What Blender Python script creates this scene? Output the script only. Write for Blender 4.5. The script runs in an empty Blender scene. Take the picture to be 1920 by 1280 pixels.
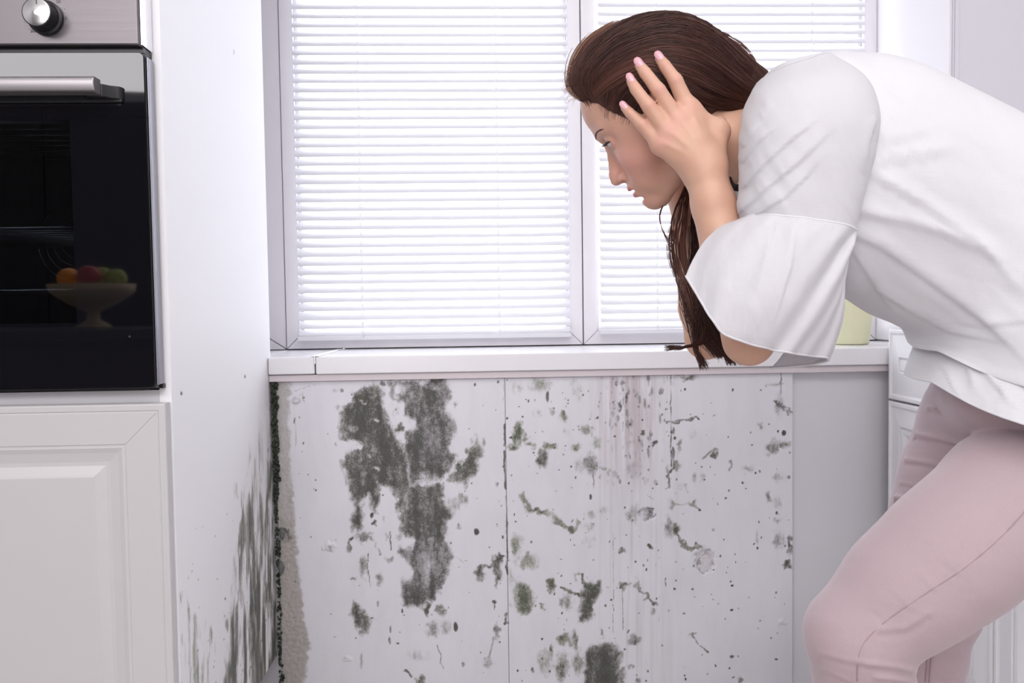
import bpy, bmesh, math, random
import numpy as np
from mathutils import Vector, Matrix
random.seed(7); rng = np.random.default_rng(7)
C = bpy.context.scene.collection
SC = bpy.context.scene
# ---------------------------------------------------------------- camera
FPX = 1500.0; CAMH = 0.88
_r = math.radians(0.9)
_y = np.array([-60 / FPX, 60 / FPX, 1.0]); _y /= np.linalg.norm(_y)
_z = np.array([-math.sin(_r), math.cos(_r), 0.0]); _z -= _y * (_z @ _y); _z /= np.linalg.norm(_z)
_x = np.cross(_z, _y)
if _x[0] < 0: _x = -_x
W2C = np.array([_x, _y, _z])          # rows: world axes in camera (right, up, forward)
cam = bpy.data.objects.new('camera', bpy.data.cameras.new('camera')); C.objects.link(cam)
cam.data.sensor_width = 36; cam.data.lens = 36 * FPX / 1920; cam.data.clip_start = 0.02
M = Matrix([[W2C[i][0], W2C[i][1], -W2C[i][2]] for i in range(3)]).to_4x4()
M.translation = (0, 0, CAMH); cam.matrix_world = M
SC.camera = cam
def P(px, py, D):
    """the place at depth D (metres from the camera plane) that was measured at a pixel of the survey"""
    c = np.array([(px - 960) / FPX, -(py - 640) / FPX, 1.0])
    w = W2C @ c; w = w * (D / w[1]); w[2] += CAMH
    return w
def Q(p):
    p = np.atleast_2d(np.asarray(p, float)) - [0, 0, CAMH]
    c = p @ W2C
    return np.stack([960 + FPX * c[:, 0] / c[:, 2], 640 - FPX * c[:, 1] / c[:, 2]], 1)
# ---------------------------------------------------------------- world, lights, exposure
w = bpy.data.worlds.new('sky'); SC.world = w; w.use_nodes = True
bg = w.node_tree.nodes['Background']; bg.inputs[0].default_value = (0.93, 0.95, 1.0, 1); bg.inputs[1].default_value = 4.1
SC.view_settings.view_transform = 'Standard'; SC.view_settings.look = 'None'
SC.view_settings.gamma = 1; SC.view_settings.use_curve_mapping = False
SC.view_settings.exposure = 0.16
def area(name, loc, target, sx, sy, power, col=(1, 1, 1)):
    d = bpy.data.lights.new(name, 'AREA'); d.shape = 'RECTANGLE'; d.size = sx; d.size_y = sy
    d.energy = power; d.color = col
    o = bpy.data.objects.new(name, d); C.objects.link(o); o.location = loc
    o.rotation_euler = (Vector(target) - Vector(loc)).to_track_quat('-Z', 'Y').to_euler()
    return o
area('assumed_rear_light', (-0.35, -1.74, 2.21), (0.15, 1.8, 0.75), 4.0, 0.5, 44, (1.0, 0.975, 0.99))  # unseen lamp assumed at the windowless rear wall for frontal light and oven reflection
area('rear_fill_light', (-0.42, -1.80, 1.10), (0.75, 1.3, 0.80), 1.5, 1.7, 21, (1.0, 0.975, 0.985))  # unseen lamp added behind the camera as soft frontal fill
area('ceiling_fill_light', (0.35, 0.0, 2.56), (0.35, 0.25, 0), 1.6, 1.2, 20, (1.0, 0.97, 0.96))  # unseen overhead lamp added to brighten the room
# ---------------------------------------------------------------- helpers
def mat(name, col, rough=0.5, metal=0.0, **k):
    m = bpy.data.materials.new(name); m.use_nodes = True
    b = m.node_tree.nodes['Principled BSDF']
    b.inputs['Base Color'].default_value = (*col, 1); b.inputs['Roughness'].default_value = rough
    b.inputs['Metallic'].default_value = metal
    for a, v in k.items(): b.inputs[a.replace('_', ' ')].default_value = v
    return m
def N(m, t, **k):
    n = m.node_tree.nodes.new(t)
    for a, v in k.items():
        if a in n.inputs.keys() if hasattr(n.inputs, 'keys') else False: n.inputs[a].default_value = v
        else: setattr(n, a, v)
    return n
def L(m, a, b): m.node_tree.links.new(a, b)
def bsdf(m): return m.node_tree.nodes['Principled BSDF']
def coords(m, scale=(1, 1, 1), kind='Object'):
    t = m.node_tree.nodes.new('ShaderNodeTexCoord'); mp = m.node_tree.nodes.new('ShaderNodeMapping')
    mp.inputs['Scale'].default_value = scale; L(m, t.outputs[kind], mp.inputs[0]); return mp.outputs[0]
def noise(m, vec, scale=5, detail=4, rough=.5):
    n = m.node_tree.nodes.new('ShaderNodeTexNoise'); L(m, vec, n.inputs['Vector'])
    n.inputs['Scale'].default_value = scale; n.inputs['Detail'].default_value = detail; n.inputs['Roughness'].default_value = rough
    return n.outputs[0]
def mth(m, op, a, b=None, c=None, clamp=False):
    n = m.node_tree.nodes.new('ShaderNodeMath'); n.operation = op; n.use_clamp = clamp
    for i, v in enumerate((a, b, c)):
        if v is None: continue
        if isinstance(v, (int, float)): n.inputs[i].default_value = v
        else: L(m, v, n.inputs[i])
    return n.outputs[0]
def ss(m, x, lo, hi):
    n = m.node_tree.nodes.new('ShaderNodeMapRange'); n.interpolation_type = 'SMOOTHSTEP'
    L(m, x, n.inputs[0]); n.inputs[1].default_value = lo; n.inputs[2].default_value = hi
    return n.outputs[0]
def mix(m, f, a, b):
    n = m.node_tree.nodes.new('ShaderNodeMix'); n.data_type = 'RGBA'
    for s, v in ((n.inputs[0], f), (n.inputs[6], a), (n.inputs[7], b)):
        if isinstance(v, (int, float)): s.default_value = v
        elif isinstance(v, tuple): s.default_value = (*v, 1)
        else: L(m, v, s)
    return n.outputs[2]
def bump(m, h, strength=.3, dist=.001):
    n = m.node_tree.nodes.new('ShaderNodeBump'); L(m, h, n.inputs['Height'])
    n.inputs['Strength'].default_value = strength; n.inputs['Distance'].default_value = dist
    L(m, n.outputs[0], bsdf(m).inputs['Normal'])
def rough_bump(m, scale, strength=.15, dist=.001, vec=(1, 1, 1)):
    bump(m, noise(m, coords(m, vec), scale, 3), strength, dist)
ORG = {}
def org(p):
    while p is not None and p.parent is not None: p = p.parent
    return np.array(ORG.get(p.name, (0, 0, 0)) if p else (0, 0, 0), float)
def mk(name, v, f, m=None, parent=None, smooth=False, bevel=0, seg=2, origin=None):
    v = np.asarray(v, float).reshape(-1, 3)
    me = bpy.data.meshes.new(name)
    o = bpy.data.objects.new(name, me); C.objects.link(o)
    if parent is not None:
        off = org(parent); o.parent = parent
    else:
        off = np.array(origin if origin is not None else (0, 0, 0), float); o.location = off; ORG[o.name] = tuple(off)
    vv = v - off
    if isinstance(f, np.ndarray):
        n = len(f); me.vertices.add(len(vv)); me.vertices.foreach_set('co', vv.ravel().astype(np.float32))
        k = f.shape[1]; me.loops.add(n * k); me.loops.foreach_set('vertex_index', f.ravel().astype(np.int32))
        me.polygons.add(n); me.polygons.foreach_set('loop_start', np.arange(0, n * k, k, dtype=np.int32))
        me.update(calc_edges=True)
    else:
        me.from_pydata(vv.tolist(), [], f); me.update()
    if m: me.materials.append(m)
    if smooth: me.polygons.foreach_set('use_smooth', [True] * len(me.polygons))
    if bevel:
        b = o.modifiers.new('bevel', 'BEVEL'); b.width = bevel; b.segments = seg; b.limit_method = 'ANGLE'; b.angle_limit = 0.6
        me.polygons.foreach_set('use_smooth', [True] * len(me.polygons))
        o.modifiers.new('wn', 'WEIGHTED_NORMAL').keep_sharp = True
    return o
def empty(name, loc, label=None, cat=None, group=None, kind=None):
    o = bpy.data.objects.new(name, None); C.objects.link(o); o.location = loc; ORG[o.name] = tuple(loc)
    tag(o, label, cat, group, kind); return o
def tag(o, label=None, cat=None, group=None, kind=None):
    for k, v in (('label', label), ('category', cat), ('group', group), ('kind', kind)):
        if v: o[k] = v
    return o
class MB:
    def __init__(s): s.v = []; s.f = []
    def add(s, v, f):
        n = len(s.v); s.v += [tuple(map(float, p)) for p in v]; s.f += [tuple(i + n for i in q) for q in f]; return s
    def box(s, x0, x1, y0, y1, z0, z1):
        v = [(x, y, z) for x in (x0, x1) for y in (y0, y1) for z in (z0, z1)]
        return s.add(v, [(0, 1, 3, 2), (4, 6, 7, 5), (0, 4, 5, 1), (2, 3, 7, 6), (0, 2, 6, 4), (1, 5, 7, 3)])
    def prism(s, poly, axis, a, b):
        """poly in the two other axes, extruded along axis from a to b"""
        n = len(poly); v = []
        for t in (a, b):
            for p in poly:
                q = list(p); q.insert(axis, t); v.append(q)
        return s.add(v, [tuple(range(n))[::-1], tuple(range(n, 2 * n))] + [(i, (i + 1) % n, n + (i + 1) % n, n + i) for i in range(n)])
    def tube(s, pts, r, n=8, cap=True):
        pts = [np.asarray(p, float) for p in pts]; rs = r if hasattr(r, '__len__') else [r] * len(pts)
        v = []; up = None
        for i, p in enumerate(pts):
            t = pts[min(i + 1, len(pts) - 1)] - pts[max(i - 1, 0)]; t /= (np.linalg.norm(t) + 1e-12)
            if up is None: up = np.array([0, 0, 1.0]) if abs(t[2]) < .9 else np.array([1.0, 0, 0])
            a = np.cross(t, up); a /= (np.linalg.norm(a) + 1e-12); b = np.cross(a, t); up = b
            for k in range(n):
                c = 2 * math.pi * k / n; v.append(p + rs[i] * (math.cos(c) * a + math.sin(c) * b))
        f = [(i * n + k, i * n + (k + 1) % n, (i + 1) * n + (k + 1) % n, (i + 1) * n + k) for i in range(len(pts) - 1) for k in range(n)]
        if cap: f += [tuple(range(n))[::-1], tuple((len(pts) - 1) * n + k for k in range(n))]
        return s.add(v, f)
    def lathe(s, prof, c, n=40, axis=2):
        v = []; k0 = len(prof)
        for i in range(n):
            a = 2 * math.pi * i / n
            for r, h in prof:
                q = [r * math.cos(a), r * math.sin(a)]; q.insert(axis, h); v.append([q[j] + c[j] for j in range(3)])
        f = [(i * k0 + j, ((i + 1) % n) * k0 + j, ((i + 1) % n) * k0 + j + 1, i * k0 + j + 1) for i in range(n) for j in range(k0 - 1)]
        return s.add(v, f)
    def build(s, name, m=None, parent=None, **k): return mk(name, s.v, s.f, m, parent, **k)
def box(name, b, m, parent=None, bevel=0, **k):
    return MB().box(*b).build(name, m, parent, bevel=bevel, **k)
def panelled(name, origin, ex, ez, en, w_, h_, loops, thick, m, parent=None):
    """a cabinet front: nested rectangles (inset across, inset up, height) on a slab; ex, ez span it, en is its outward normal"""
    ex, ez, en, o = (np.array(a, float) for a in (ex, ez, en, origin)); v = []; f = []
    rings = [(0, 0, -thick)] + [(a, b, h) for a, b, h in loops]
    for a, b, h in rings:
        for x, z in ((a, b), (w_ - a, b), (w_ - a, h_ - b), (a, h_ - b)):
            v.append(o + ex * x + ez * z + en * h)
    for r in range(len(rings) - 1):
        for k in range(4): f.append((4 * r + k, 4 * r + (k + 1) % 4, 4 * r + 4 + (k + 1) % 4, 4 * r + 4 + k))
    e = 4 * (len(rings) - 1); f += [(e, e + 1, e + 2, e + 3), (3, 2, 1, 0)]
    ob = mk(name, v, f, m, parent)
    if np.dot(np.cross(ex, ez), en) < 0: ob.data.flip_normals()
    return ob
# ---------------------------------------------------------------- materials
WALL = mat('wall_paint', (.80, .79, .82), .75); rough_bump(WALL, 180, .08)
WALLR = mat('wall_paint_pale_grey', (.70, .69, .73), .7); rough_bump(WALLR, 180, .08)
CEIL = mat('ceiling_paint', (.86, .86, .88), .8); rough_bump(CEIL, 90, .1)
FLOOR = mat('floor_tile', (.62, .59, .57), .4)
UPVC = mat('white_plastic_frame', (.80, .775, .81), .3)
SILL = mat('sill_white', (.84, .83, .855), .22)
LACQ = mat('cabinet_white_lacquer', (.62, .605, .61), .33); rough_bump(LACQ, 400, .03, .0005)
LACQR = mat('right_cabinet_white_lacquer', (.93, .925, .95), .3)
CARC = mat('cabinet_carcass', (.74, .73, .755), .45)
SLAT = mat('blind_slat_enamel', (.83, .825, .86), .35)
CORD = mat('blind_cord', (.9, .9, .92), .6)
DARK = mat('joint_dark', (.06, .06, .07), .6)
# slats let a little daylight through
def translucent(m, fac, col):
    nt = m.node_tree; t = nt.nodes.new('ShaderNodeBsdfTranslucent'); t.inputs[0].default_value = (*col, 1)
    mx = nt.nodes.new('ShaderNodeMixShader'); mx.inputs[0].default_value = fac
    out = nt.nodes['Material Output']; L(m, bsdf(m).outputs[0], mx.inputs[1]); L(m, t.outputs[0], mx.inputs[2]); L(m, mx.outputs[0], out.inputs[0])
    return mx
translucent(SLAT, .12, (.9, .9, .95))
GLASS = bpy.data.materials.new('window_glass'); GLASS.use_nodes = True
nt = GLASS.node_tree; nt.nodes.clear()
_o = nt.nodes.new('ShaderNodeOutputMaterial'); _t = nt.nodes.new('ShaderNodeBsdfTransparent'); _g = nt.nodes.new('ShaderNodeBsdfGlossy')
_g.inputs['Roughness'].default_value = .02; _m = nt.nodes.new('ShaderNodeMixShader'); _m.inputs[0].default_value = .06
_t.inputs[0].default_value = (.97, .98, .98, 1)
nt.links.new(_t.outputs[0], _m.inputs[1]); nt.links.new(_g.outputs[0], _m.inputs[2]); nt.links.new(_m.outputs[0], _o.inputs[0])
# floor tiles: joints in the colour, far from view
# ---------------------------------------------------------------- room shell
def struct(o): o['kind'] = 'structure'; return o
FZ = -.075                      # floor level (the camera stands 0.88 above the datum used here)
X0, X1, Y0, Y1, ZC = -2.7, 1.75, -1.85, 2.16, 2.6
YL = 1.83                       # face of the wall under the window
YW = 2.14                       # plane of the window itself, deep in its recess
YF = 1.795                      # face of the wall right of the window recess
WX0, WX1 = -0.62, 1.078; WZ0, WZ1 = 0.7808, 2.08
struct(box('floor', (X0, X1, Y0, Y1 + .2, FZ - .06, FZ), FLOOR))
struct(box('ceiling', (X0, X1, Y0, Y1 + .2, ZC, ZC + .06), CEIL))
struct(box('wall_left', (X0 - .1, X0, Y0, Y1 + .2, FZ, ZC), WALL))
struct(box('wall_right', (X1, X1 + .1, Y0, YF, FZ, ZC), WALL))
struct(box('wall_rear', (X0, X1, Y0 - .1, Y0, FZ, ZC), WALL))
wb = MB(); wb.box(X0, WX1, YL, YW + .2, FZ, .7395); wb.box(X0, WX0, YL, YW + .2, .7395, ZC); wb.box(WX0, WX1, YL, YW + .2, WZ1, ZC)
struct(wb.build('wall_back', WALLR))
wr = MB(); wr.box(WX1, X1 + .1, YF, YW + .2, FZ, ZC)
wj = struct(wr.build('wall_back_right', WALLR))
tr = struct(box('trim_1', (WX1 + .004, WX1 + .014, YF - .004, YF - .0005, .9, ZC), WALLR, bevel=.001))
# white plastic lining of the recess side
struct(box('trim_2', (WX1 - .006, WX1 - .0005, YF + .002, YW - .002, WZ0 + .004, WZ1), UPVC))
# ---------------------------------------------------------------- windows
def mitred(name, x0, x1, z0, z1, y0, y1, wd, m, parent, gap=.0006, bev=.0015, sides='LRBT'):
    for sname in sides:
        g = gap
        if sname == 'L': poly = [(x0, z0 + g), (x0 + wd - 0, z0 + wd + g), (x0 + wd, z1 - wd - g), (x0, z1 - g)]
        if sname == 'R': poly = [(x1, z0 + g), (x1, z1 - g), (x1 - wd, z1 - wd - g), (x1 - wd, z0 + wd + g)]
        if sname == 'B': poly = [(x0 + g, z0), (x1 - g, z0), (x1 - wd - g, z0 + wd), (x0 + wd + g, z0 + wd)]
        if sname == 'T': poly = [(x0 + g, z1), (x0 + wd + g, z1 - wd), (x1 - wd - g, z1 - wd), (x1 - g, z1)]
        b = MB(); b.prism([(p[0], p[1]) for p in poly], 1, y0, y1); b.build(name, m, parent, bevel=bev)
def window(n, fx0, fx1, wl, wr_, sx0, sx1):
    w_ = empty('window_%d' % n, ((fx0 + fx1) / 2, YW, WZ0), kind='structure')
    mitred('sash_rail', sx0, sx1, WZ0 + .002, WZ1 - .01, YW - .012, YW + .035, .035, UPVC, w_)
    # the glazing bead stepping back to the pane
    mitred('glazing_bead', sx0 + .0352, sx1 - .0352, WZ0 + .0375, WZ1 - .0455, YW + .004, YW + .03, .009, UPVC, w_, bev=.001)
    box('pane', (sx0 + .040, sx1 - .040, YW + .016, YW + .020, WZ0 + .042, WZ1 - .050), GLASS, w_)
    return w_
w1 = window(1, WX0, .275, 0, 0, -.5100, .2735)
w2 = window(2, .275, WX1, 0, 0, .2765, 1.0715)
# fixed frame left of the first sash, with its mitre line
b = MB(); b.prism([(-.6195, WZ0 + .073), (-.5125, WZ0 + .004), (-.5125, WZ1), (-.6195, WZ1)], 1, YW - .008, YW + .05); b.build('fixed_frame', UPVC, w1, bevel=.001)
b = MB(); b.prism([(-.6195, WZ0 + .001), (-.5135, WZ0 + .001), (-.6195, WZ0 + .0705)], 1, YW - .008, YW + .05); b.build('fixed_frame', UPVC, w1, bevel=.001)
b = MB(); b.box(-.5125, -.5102, YW - .004, YW + .05, WZ0, WZ1); b.box(.2736, .2764, YW - .002, YW + .05, WZ0, WZ1); b.box(-.6195, WX1, YW + .036, YW + .05, WZ0 - .001, WZ0 + .008)
b.build('gasket', mat('grey_gasket', (.25, .24, .28), .6), w1)
b = MB(); b.box(1.0716, 1.0775, YW - .004, YW + .05, WZ0 + .003, WZ1); b.build('gasket', mat('pale_gasket', (.5, .46, .49), .6), w2)
# ---------------------------------------------------------------- venetian blinds
def blind(name, x0, x1, zb, zt, cords, label):
    root = empty(name, ((x0 + x1) / 2, YW - .03, zb)); tag(root, label, 'blind', 'white venetian blinds on the windows')
    n = 7; prof = []
    wd = .0285; th = math.radians(48)
    for i in range(n + 1):
        t = i / n - .5; a = t * wd; c = .0026 * (1 - 4 * t * t)
        prof.append((a * math.cos(th) - c * math.sin(th), a * math.sin(th) + c * math.cos(th)))
    v = []
    Lx = (x1 - x0) / 2
    for sx in (-1, 1):
        for k, (a, c) in enumerate(prof): v.append((sx * (Lx - (.003 if k in (0, n) else 0)), a, c))
        for k, (a, c) in enumerate(prof): v.append((sx * (Lx - (.003 if k in (0, n) else 0)), a, c - .0004))
    m_ = 2 * (n + 1); f = []
    for k in range(n):
        f.append((k, k + 1, m_ + k + 1, m_ + k)); f.append((n + 1 + k, m_ + n + 1 + k, m_ + n + 2 + k, n + 2 + k))
    f += [(0, m_, m_ + n + 1, n + 1), (n, 2 * n + 1, m_ + 2 * n + 1, m_ + n)]
    me = bpy.data.meshes.new('slat'); me.from_pydata(v, [], f); me.update(); me.materials.append(SLAT)
    me.polygons.foreach_set('use_smooth', [True] * len(me.polygons))
    z = zb + .019; i = 0
    while z < zt:
        s = bpy.data.objects.new('slat', me); C.objects.link(s); s.parent = root
        s.location = (0, 0, z - zb); s.rotation_euler = (random.uniform(-.035, .035) - (.30 if i == 0 else .12 if i == 1 else 0), 0, 0)
        z += .0200 if i < 1 else .02344; i += 1
    box('bottom_rail', (x0 - .002, x1 + .002, YW - .043, YW - .021, zb - .002, zb + .010), SLAT, root, bevel=.002)
    box('head_rail', (x0 - .002, x1 + .002, YW - .045, YW - .019, zt + .005, zt + .03), SLAT, root, bevel=.002)
    for cx in cords:
        cb = MB()
        for dy, dx in ((-.0435, 0), (-.0435, .0025), (-.017, 0)):
            cb.tube([(cx + dx + .0006 * math.sin(q * 2.1), YW + dy, zb + .005 + q * .02) for q in range(int((zt - zb) / .02) + 1)], .0006, 5)
        zz = zb + .021
        while zz < zt:
            cb.tube([(cx - .0005, YW - .0437, zz - .003), (cx + .001, YW - .0455, zz), (cx + .003, YW - .0437, zz + .003)], .0009, 5); zz += .02344
        cb.build('ladder_cord', CORD, root, smooth=True)
    return root
bl1 = blind('venetian_blind', -.473, .238, .806, 2.0, (-.306, .050), 'white venetian blind with open slats on the left wide window')
bl2 = blind('venetian_blind', .318, 1.028, .812, 2.0, (.468, .880), 'white venetian blind on the window behind the stooping woman')
# knotted pull cord end on the second blind
b = MB(); b.tube([(.884, YW - .045, 2.0), (.883, YW - .046, 1.605), (.886, YW - .047, 1.576)], .0006, 5); b.lathe([(0, 0), (.003, .002), (.0035, .008), (.001, .014), (0, .014)], (.886, YW - .047, 1.56), 10)
b.build('pull_cord', CORD, bl2, smooth=True)
# ---------------------------------------------------------------- window sill, board under it
s = empty('window_sill', (.15, 1.95, .74)); tag(s, 'deep white window sill with capped joint near its left end', 'sill')
SF = 1.800; SZ = .7800
MB().prism([(-.4745, SF), (-.3715, SF), (-.3715, YW + .05), (-.6195, YW + .05), (-.6195, 1.834), (-.4745, 1.834)], 2, .7405, SZ).build('sill_section', SILL, s, bevel=.0035, seg=3)
box('sill_section', (-.3690, 1.0765, SF, YW + .05, .7397, SZ), SILL, s, bevel=.0035, seg=3)
b = MB(); b.box(-.3785, -.3615, SF - .0006, YW - .014, SZ + .0003, SZ + .0013); b.box(-.3718, -.3686, SF - .0012, SF, SZ - .016, SZ + .001)
b.build('joint_cap', mat('joint_cap_white', (.88, .87, .89), .3), s, bevel=.0003)
struct(box('trim_3', (-.4745, 1.0765, 1.807, 1.8295, .7245, .7390), mat('board_pinkish_white', (.68, .62, .64), .6), bevel=.0008))
# ---------------------------------------------------------------- mouldy plaster panels
class VN:
    def __init__(s, seed): s.g = np.random.default_rng(seed).random((256, 256))
    def __call__(s, x, y):
        xi = np.floor(x).astype(int); yi = np.floor(y).astype(int); fx = x - xi; fy = y - yi
        fx = fx * fx * (3 - 2 * fx); fy = fy * fy * (3 - 2 * fy)
        g = lambda a, b: s.g[a & 255, b & 255]
        return (g(xi, yi) * (1 - fx) + g(xi + 1, yi) * fx) * (1 - fy) + (g(xi, yi + 1) * (1 - fx) + g(xi + 1, yi + 1) * fx) * fy
    def fbm(s, x, y, o=4):
        r = 0; a = .5; t = 0
        for i in range(o): r = r + a * s(x * 2 ** i + 17 * i, y * 2 ** i + 31 * i); t += a; a *= .5
        return r / t
def sdist_poly(X, Y, poly):
    d = np.full(X.shape, 1e9); ins = np.zeros(X.shape, bool); n = len(poly)
    for i in range(n):
        ax, ay = poly[i]; bx, by = poly[(i + 1) % n]; ex, ey = bx - ax, by - ay
        t = np.clip(((X - ax) * ex + (Y - ay) * ey) / (ex * ex + ey * ey + 1e-9), 0, 1)
        d = np.minimum(d, np.hypot(X - ax - t * ex, Y - ay - t * ey))
        c = ((ay > Y) != (by > Y)) & (X < (bx - ax) * (Y - ay) / (by - ay + 1e-12) + ax); ins ^= c
    return np.where(ins, -d, d)
def sdist_line(X, Y, pts):
    d = np.full(X.shape, 1e9)
    for (ax, ay), (bx, by) in zip(pts[:-1], pts[1:]):
        ex, ey = bx - ax, by - ay; t = np.clip(((X - ax) * ex + (Y - ay) * ey) / (ex * ex + ey * ey + 1e-9), 0, 1)
        d = np.minimum(d, np.hypot(X - ax - t * ex, Y - ay - t * ey))
    return d
T2 = lambda p: [(500 + x / 4.174, 700 + y / 4.174) for x, y in p]
T3 = lambda p: [(500 + x / 4.174, 980 + y / 4.174) for x, y in p]
T4 = lambda p: [(930 + x / 3.368, 690 + y / 3.368) for x, y in p]
T5 = lambda p: [(930 + x / 3.368, 980 + y / 3.368) for x, y in p]
KS = {T2: 4.174, T3: 4.174, T4: 3.368, T5: 3.368}
POLY = [
 (T2, .80, .25, [(800,85),(840,80),(905,120),(915,260),(960,380),(1020,480),(1040,570),(1080,570),(1120,700),(1130,860),(1150,880),(1370,860),(1400,1000),(1460,1110),(1400,1150),(1380,1300),(1040,1300),(1050,1200),(1020,960),(950,870),(870,850),(880,1000),(850,1090),(790,940),(740,1000),(740,1210),(690,1240),(650,1150),(700,1050),(650,900),(590,700),(640,600),(600,540),(575,450),(580,250),(680,235),(680,150)]),
 (T2, .68, .1, [(960,50),(1400,45),(1450,150),(1420,200),(1400,280),(1480,340),(1490,440),(1440,600),(1490,640),(1400,800),(1250,850),(1130,870),(1080,600),(1090,470),(1170,420),(1150,370),(1090,330),(1080,240),(1000,220),(965,150)]),
 (T2, .70, .4, [(1640,500),(1690,580),(1650,700),(1640,790),(1560,880),(1480,860),(1420,840),(1480,740),(1560,650)]),
 (T2, .55, .4, [(1410,960),(1500,930),(1570,950),(1590,1000),(1470,1110),(1400,1060)]),
 (T3, .62, .1, [(1060,-40),(1400,-40),(1410,150),(1470,240),(1450,330),(1390,420),(1330,560),(1220,660),(1060,640),(1050,440),(1140,440),(1120,350),(1040,240),(1050,190),(1150,170),(1160,90),(1060,80)]),
 (T3, .7, .3, [(680,620),(720,640),(760,700),(830,750),(800,820),(740,880),(690,790),(660,720)]),
 (T5, .6, .85, [(95,300),(130,350),(200,410),(240,460),(230,560),(150,580),(95,540)]),
 (T5, .75, .4, [(560,370),(660,370),(660,430),(610,520),(600,610),(550,620),(530,560),(540,440)]),
 (T5, .82, .3, [(570,800),(640,760),(740,750),(790,820),(770,880),(800,1030),(560,1030),(560,860)]),
]
HOLE = [(T2,760,222,26,24,.8),(T2,850,370,16,18,.7),(T2,660,560,70,45,.8),(T2,720,580,30,25,.6),(T2,855,735,16,24,.7),(T2,820,660,14,20,.5),(T2,1020,320,18,14,.4),(T2,1050,130,60,50,.45),(T2,1020,160,18,20,.6),(T2,1230,80,40,18,.5),
        (T2,1290,110,40,16,.4),(T2,800,180,14,14,.3),(T2,810,960,30,30,.4),(T3,1100,130,60,50,.6),(T3,1120,400,40,50,.6),(T2,680,430,50,30,.35),(T2,1250,810,90,30,.3),(T5,520,400,18,22,.7),(T5,690,860,8,8,.4)]
LINE = [(T2,'',6,.35,.2,[(1855,40),(1858,320)]),(T2,'',9,.9,.2,[(1862,400),(1865,560)]),(T2,'',8,.9,.2,[(1862,600),(1862,800),(1872,900)]),(T2,'',9,.5,.2,[(1870,960),(1880,1250)]),
 (T3,'',8,.6,.2,[(1880,0),(1883,380)]),(T3,'',10,.95,.3,[(1878,340),(1888,400)]),(T3,'',14,.9,.3,[(1885,710),(1880,780)]),
 (T3,'',14,.5,.3,[(820,120),(860,190),(900,250)]),(T3,'',5,.65,.2,[(968,70),(972,210)]),(T3,'',5,.7,.3,[(795,240),(790,360),(812,500)]),(T3,'',22,.7,.3,[(1650,400),(1700,335),(1770,335),(1840,270)]),
 (T3,'',8,.7,.3,[(1330,960),(1370,1040),(1360,1090),(1380,1145)]),(T3,'',11,.55,.3,[(1775,900),(1740,1060)]),(T3,'',14,.7,.3,[(1090,1150),(1130,1200)]),(T3,'',4,.4,.1,[(1480,260),(1530,305),(1580,300)]),
 (T4,'',4,.65,.1,[(1102,40),(1106,620)]),(T4,'',14,.62,.1,[(1085,345),(1180,330),(1280,318)]),(T4,'',12,.7,.2,[(1120,610),(1090,680),(1080,760)]),(T4,'',8,.5,.4,[(1380,500),(1300,575)]),
 (T4,'',12,.6,.1,[(1770,210),(1860,285)]),(T4,'',24,.60,.85,[(165,815),(200,885),(290,905),(350,920),(400,975),(480,1020)]),(T4,'',8,.5,.6,[(1130,860),(1230,860),(1280,890)]),(T4,'',3,.5,.2,[(950,800),(1000,825)]),
 (T4,'',5,.45,.1,[(1800,20),(1800,160)]),(T5,'',16,.65,.7,[(1140,20),(1150,110),(1200,150),(1290,150)]),(T5,'',16,.72,.6,[(415,400),(470,440),(540,450)]),(T5,'',10,.6,.6,[(500,370),(500,320),(545,325),(545,380)]),
 (T5,'',11,.65,.4,[(900,400),(960,470),(1020,520)]),(T5,'',7,.75,.4,[(1235,710),(1280,770),(1340,815)]),(T5,'',4,.5,.2,[(800,380),(800,680)]),(T5,'',3,.35,.2,[(1030,460),(1030,700)]),(T5,'',3,.5,.2,[(740,60),(742,700)]),
 (T5,'',4,.7,.2,[(1070,350),(1070,395)]),(T2,'',3,.45,.1,[(90,100),(200,150),(300,110),(390,80)]),(T2,'',3,.4,.1,[(170,80),(260,170),(300,110)]),(T2,'',8,.30,.7,[(210,200),(215,330),(230,450),(225,570)]),(T2,'',5,.9,.2,[(218,350),(220,385)]),(T2,'',9,.4,.4,[(280,150),(295,230)])]
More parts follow.
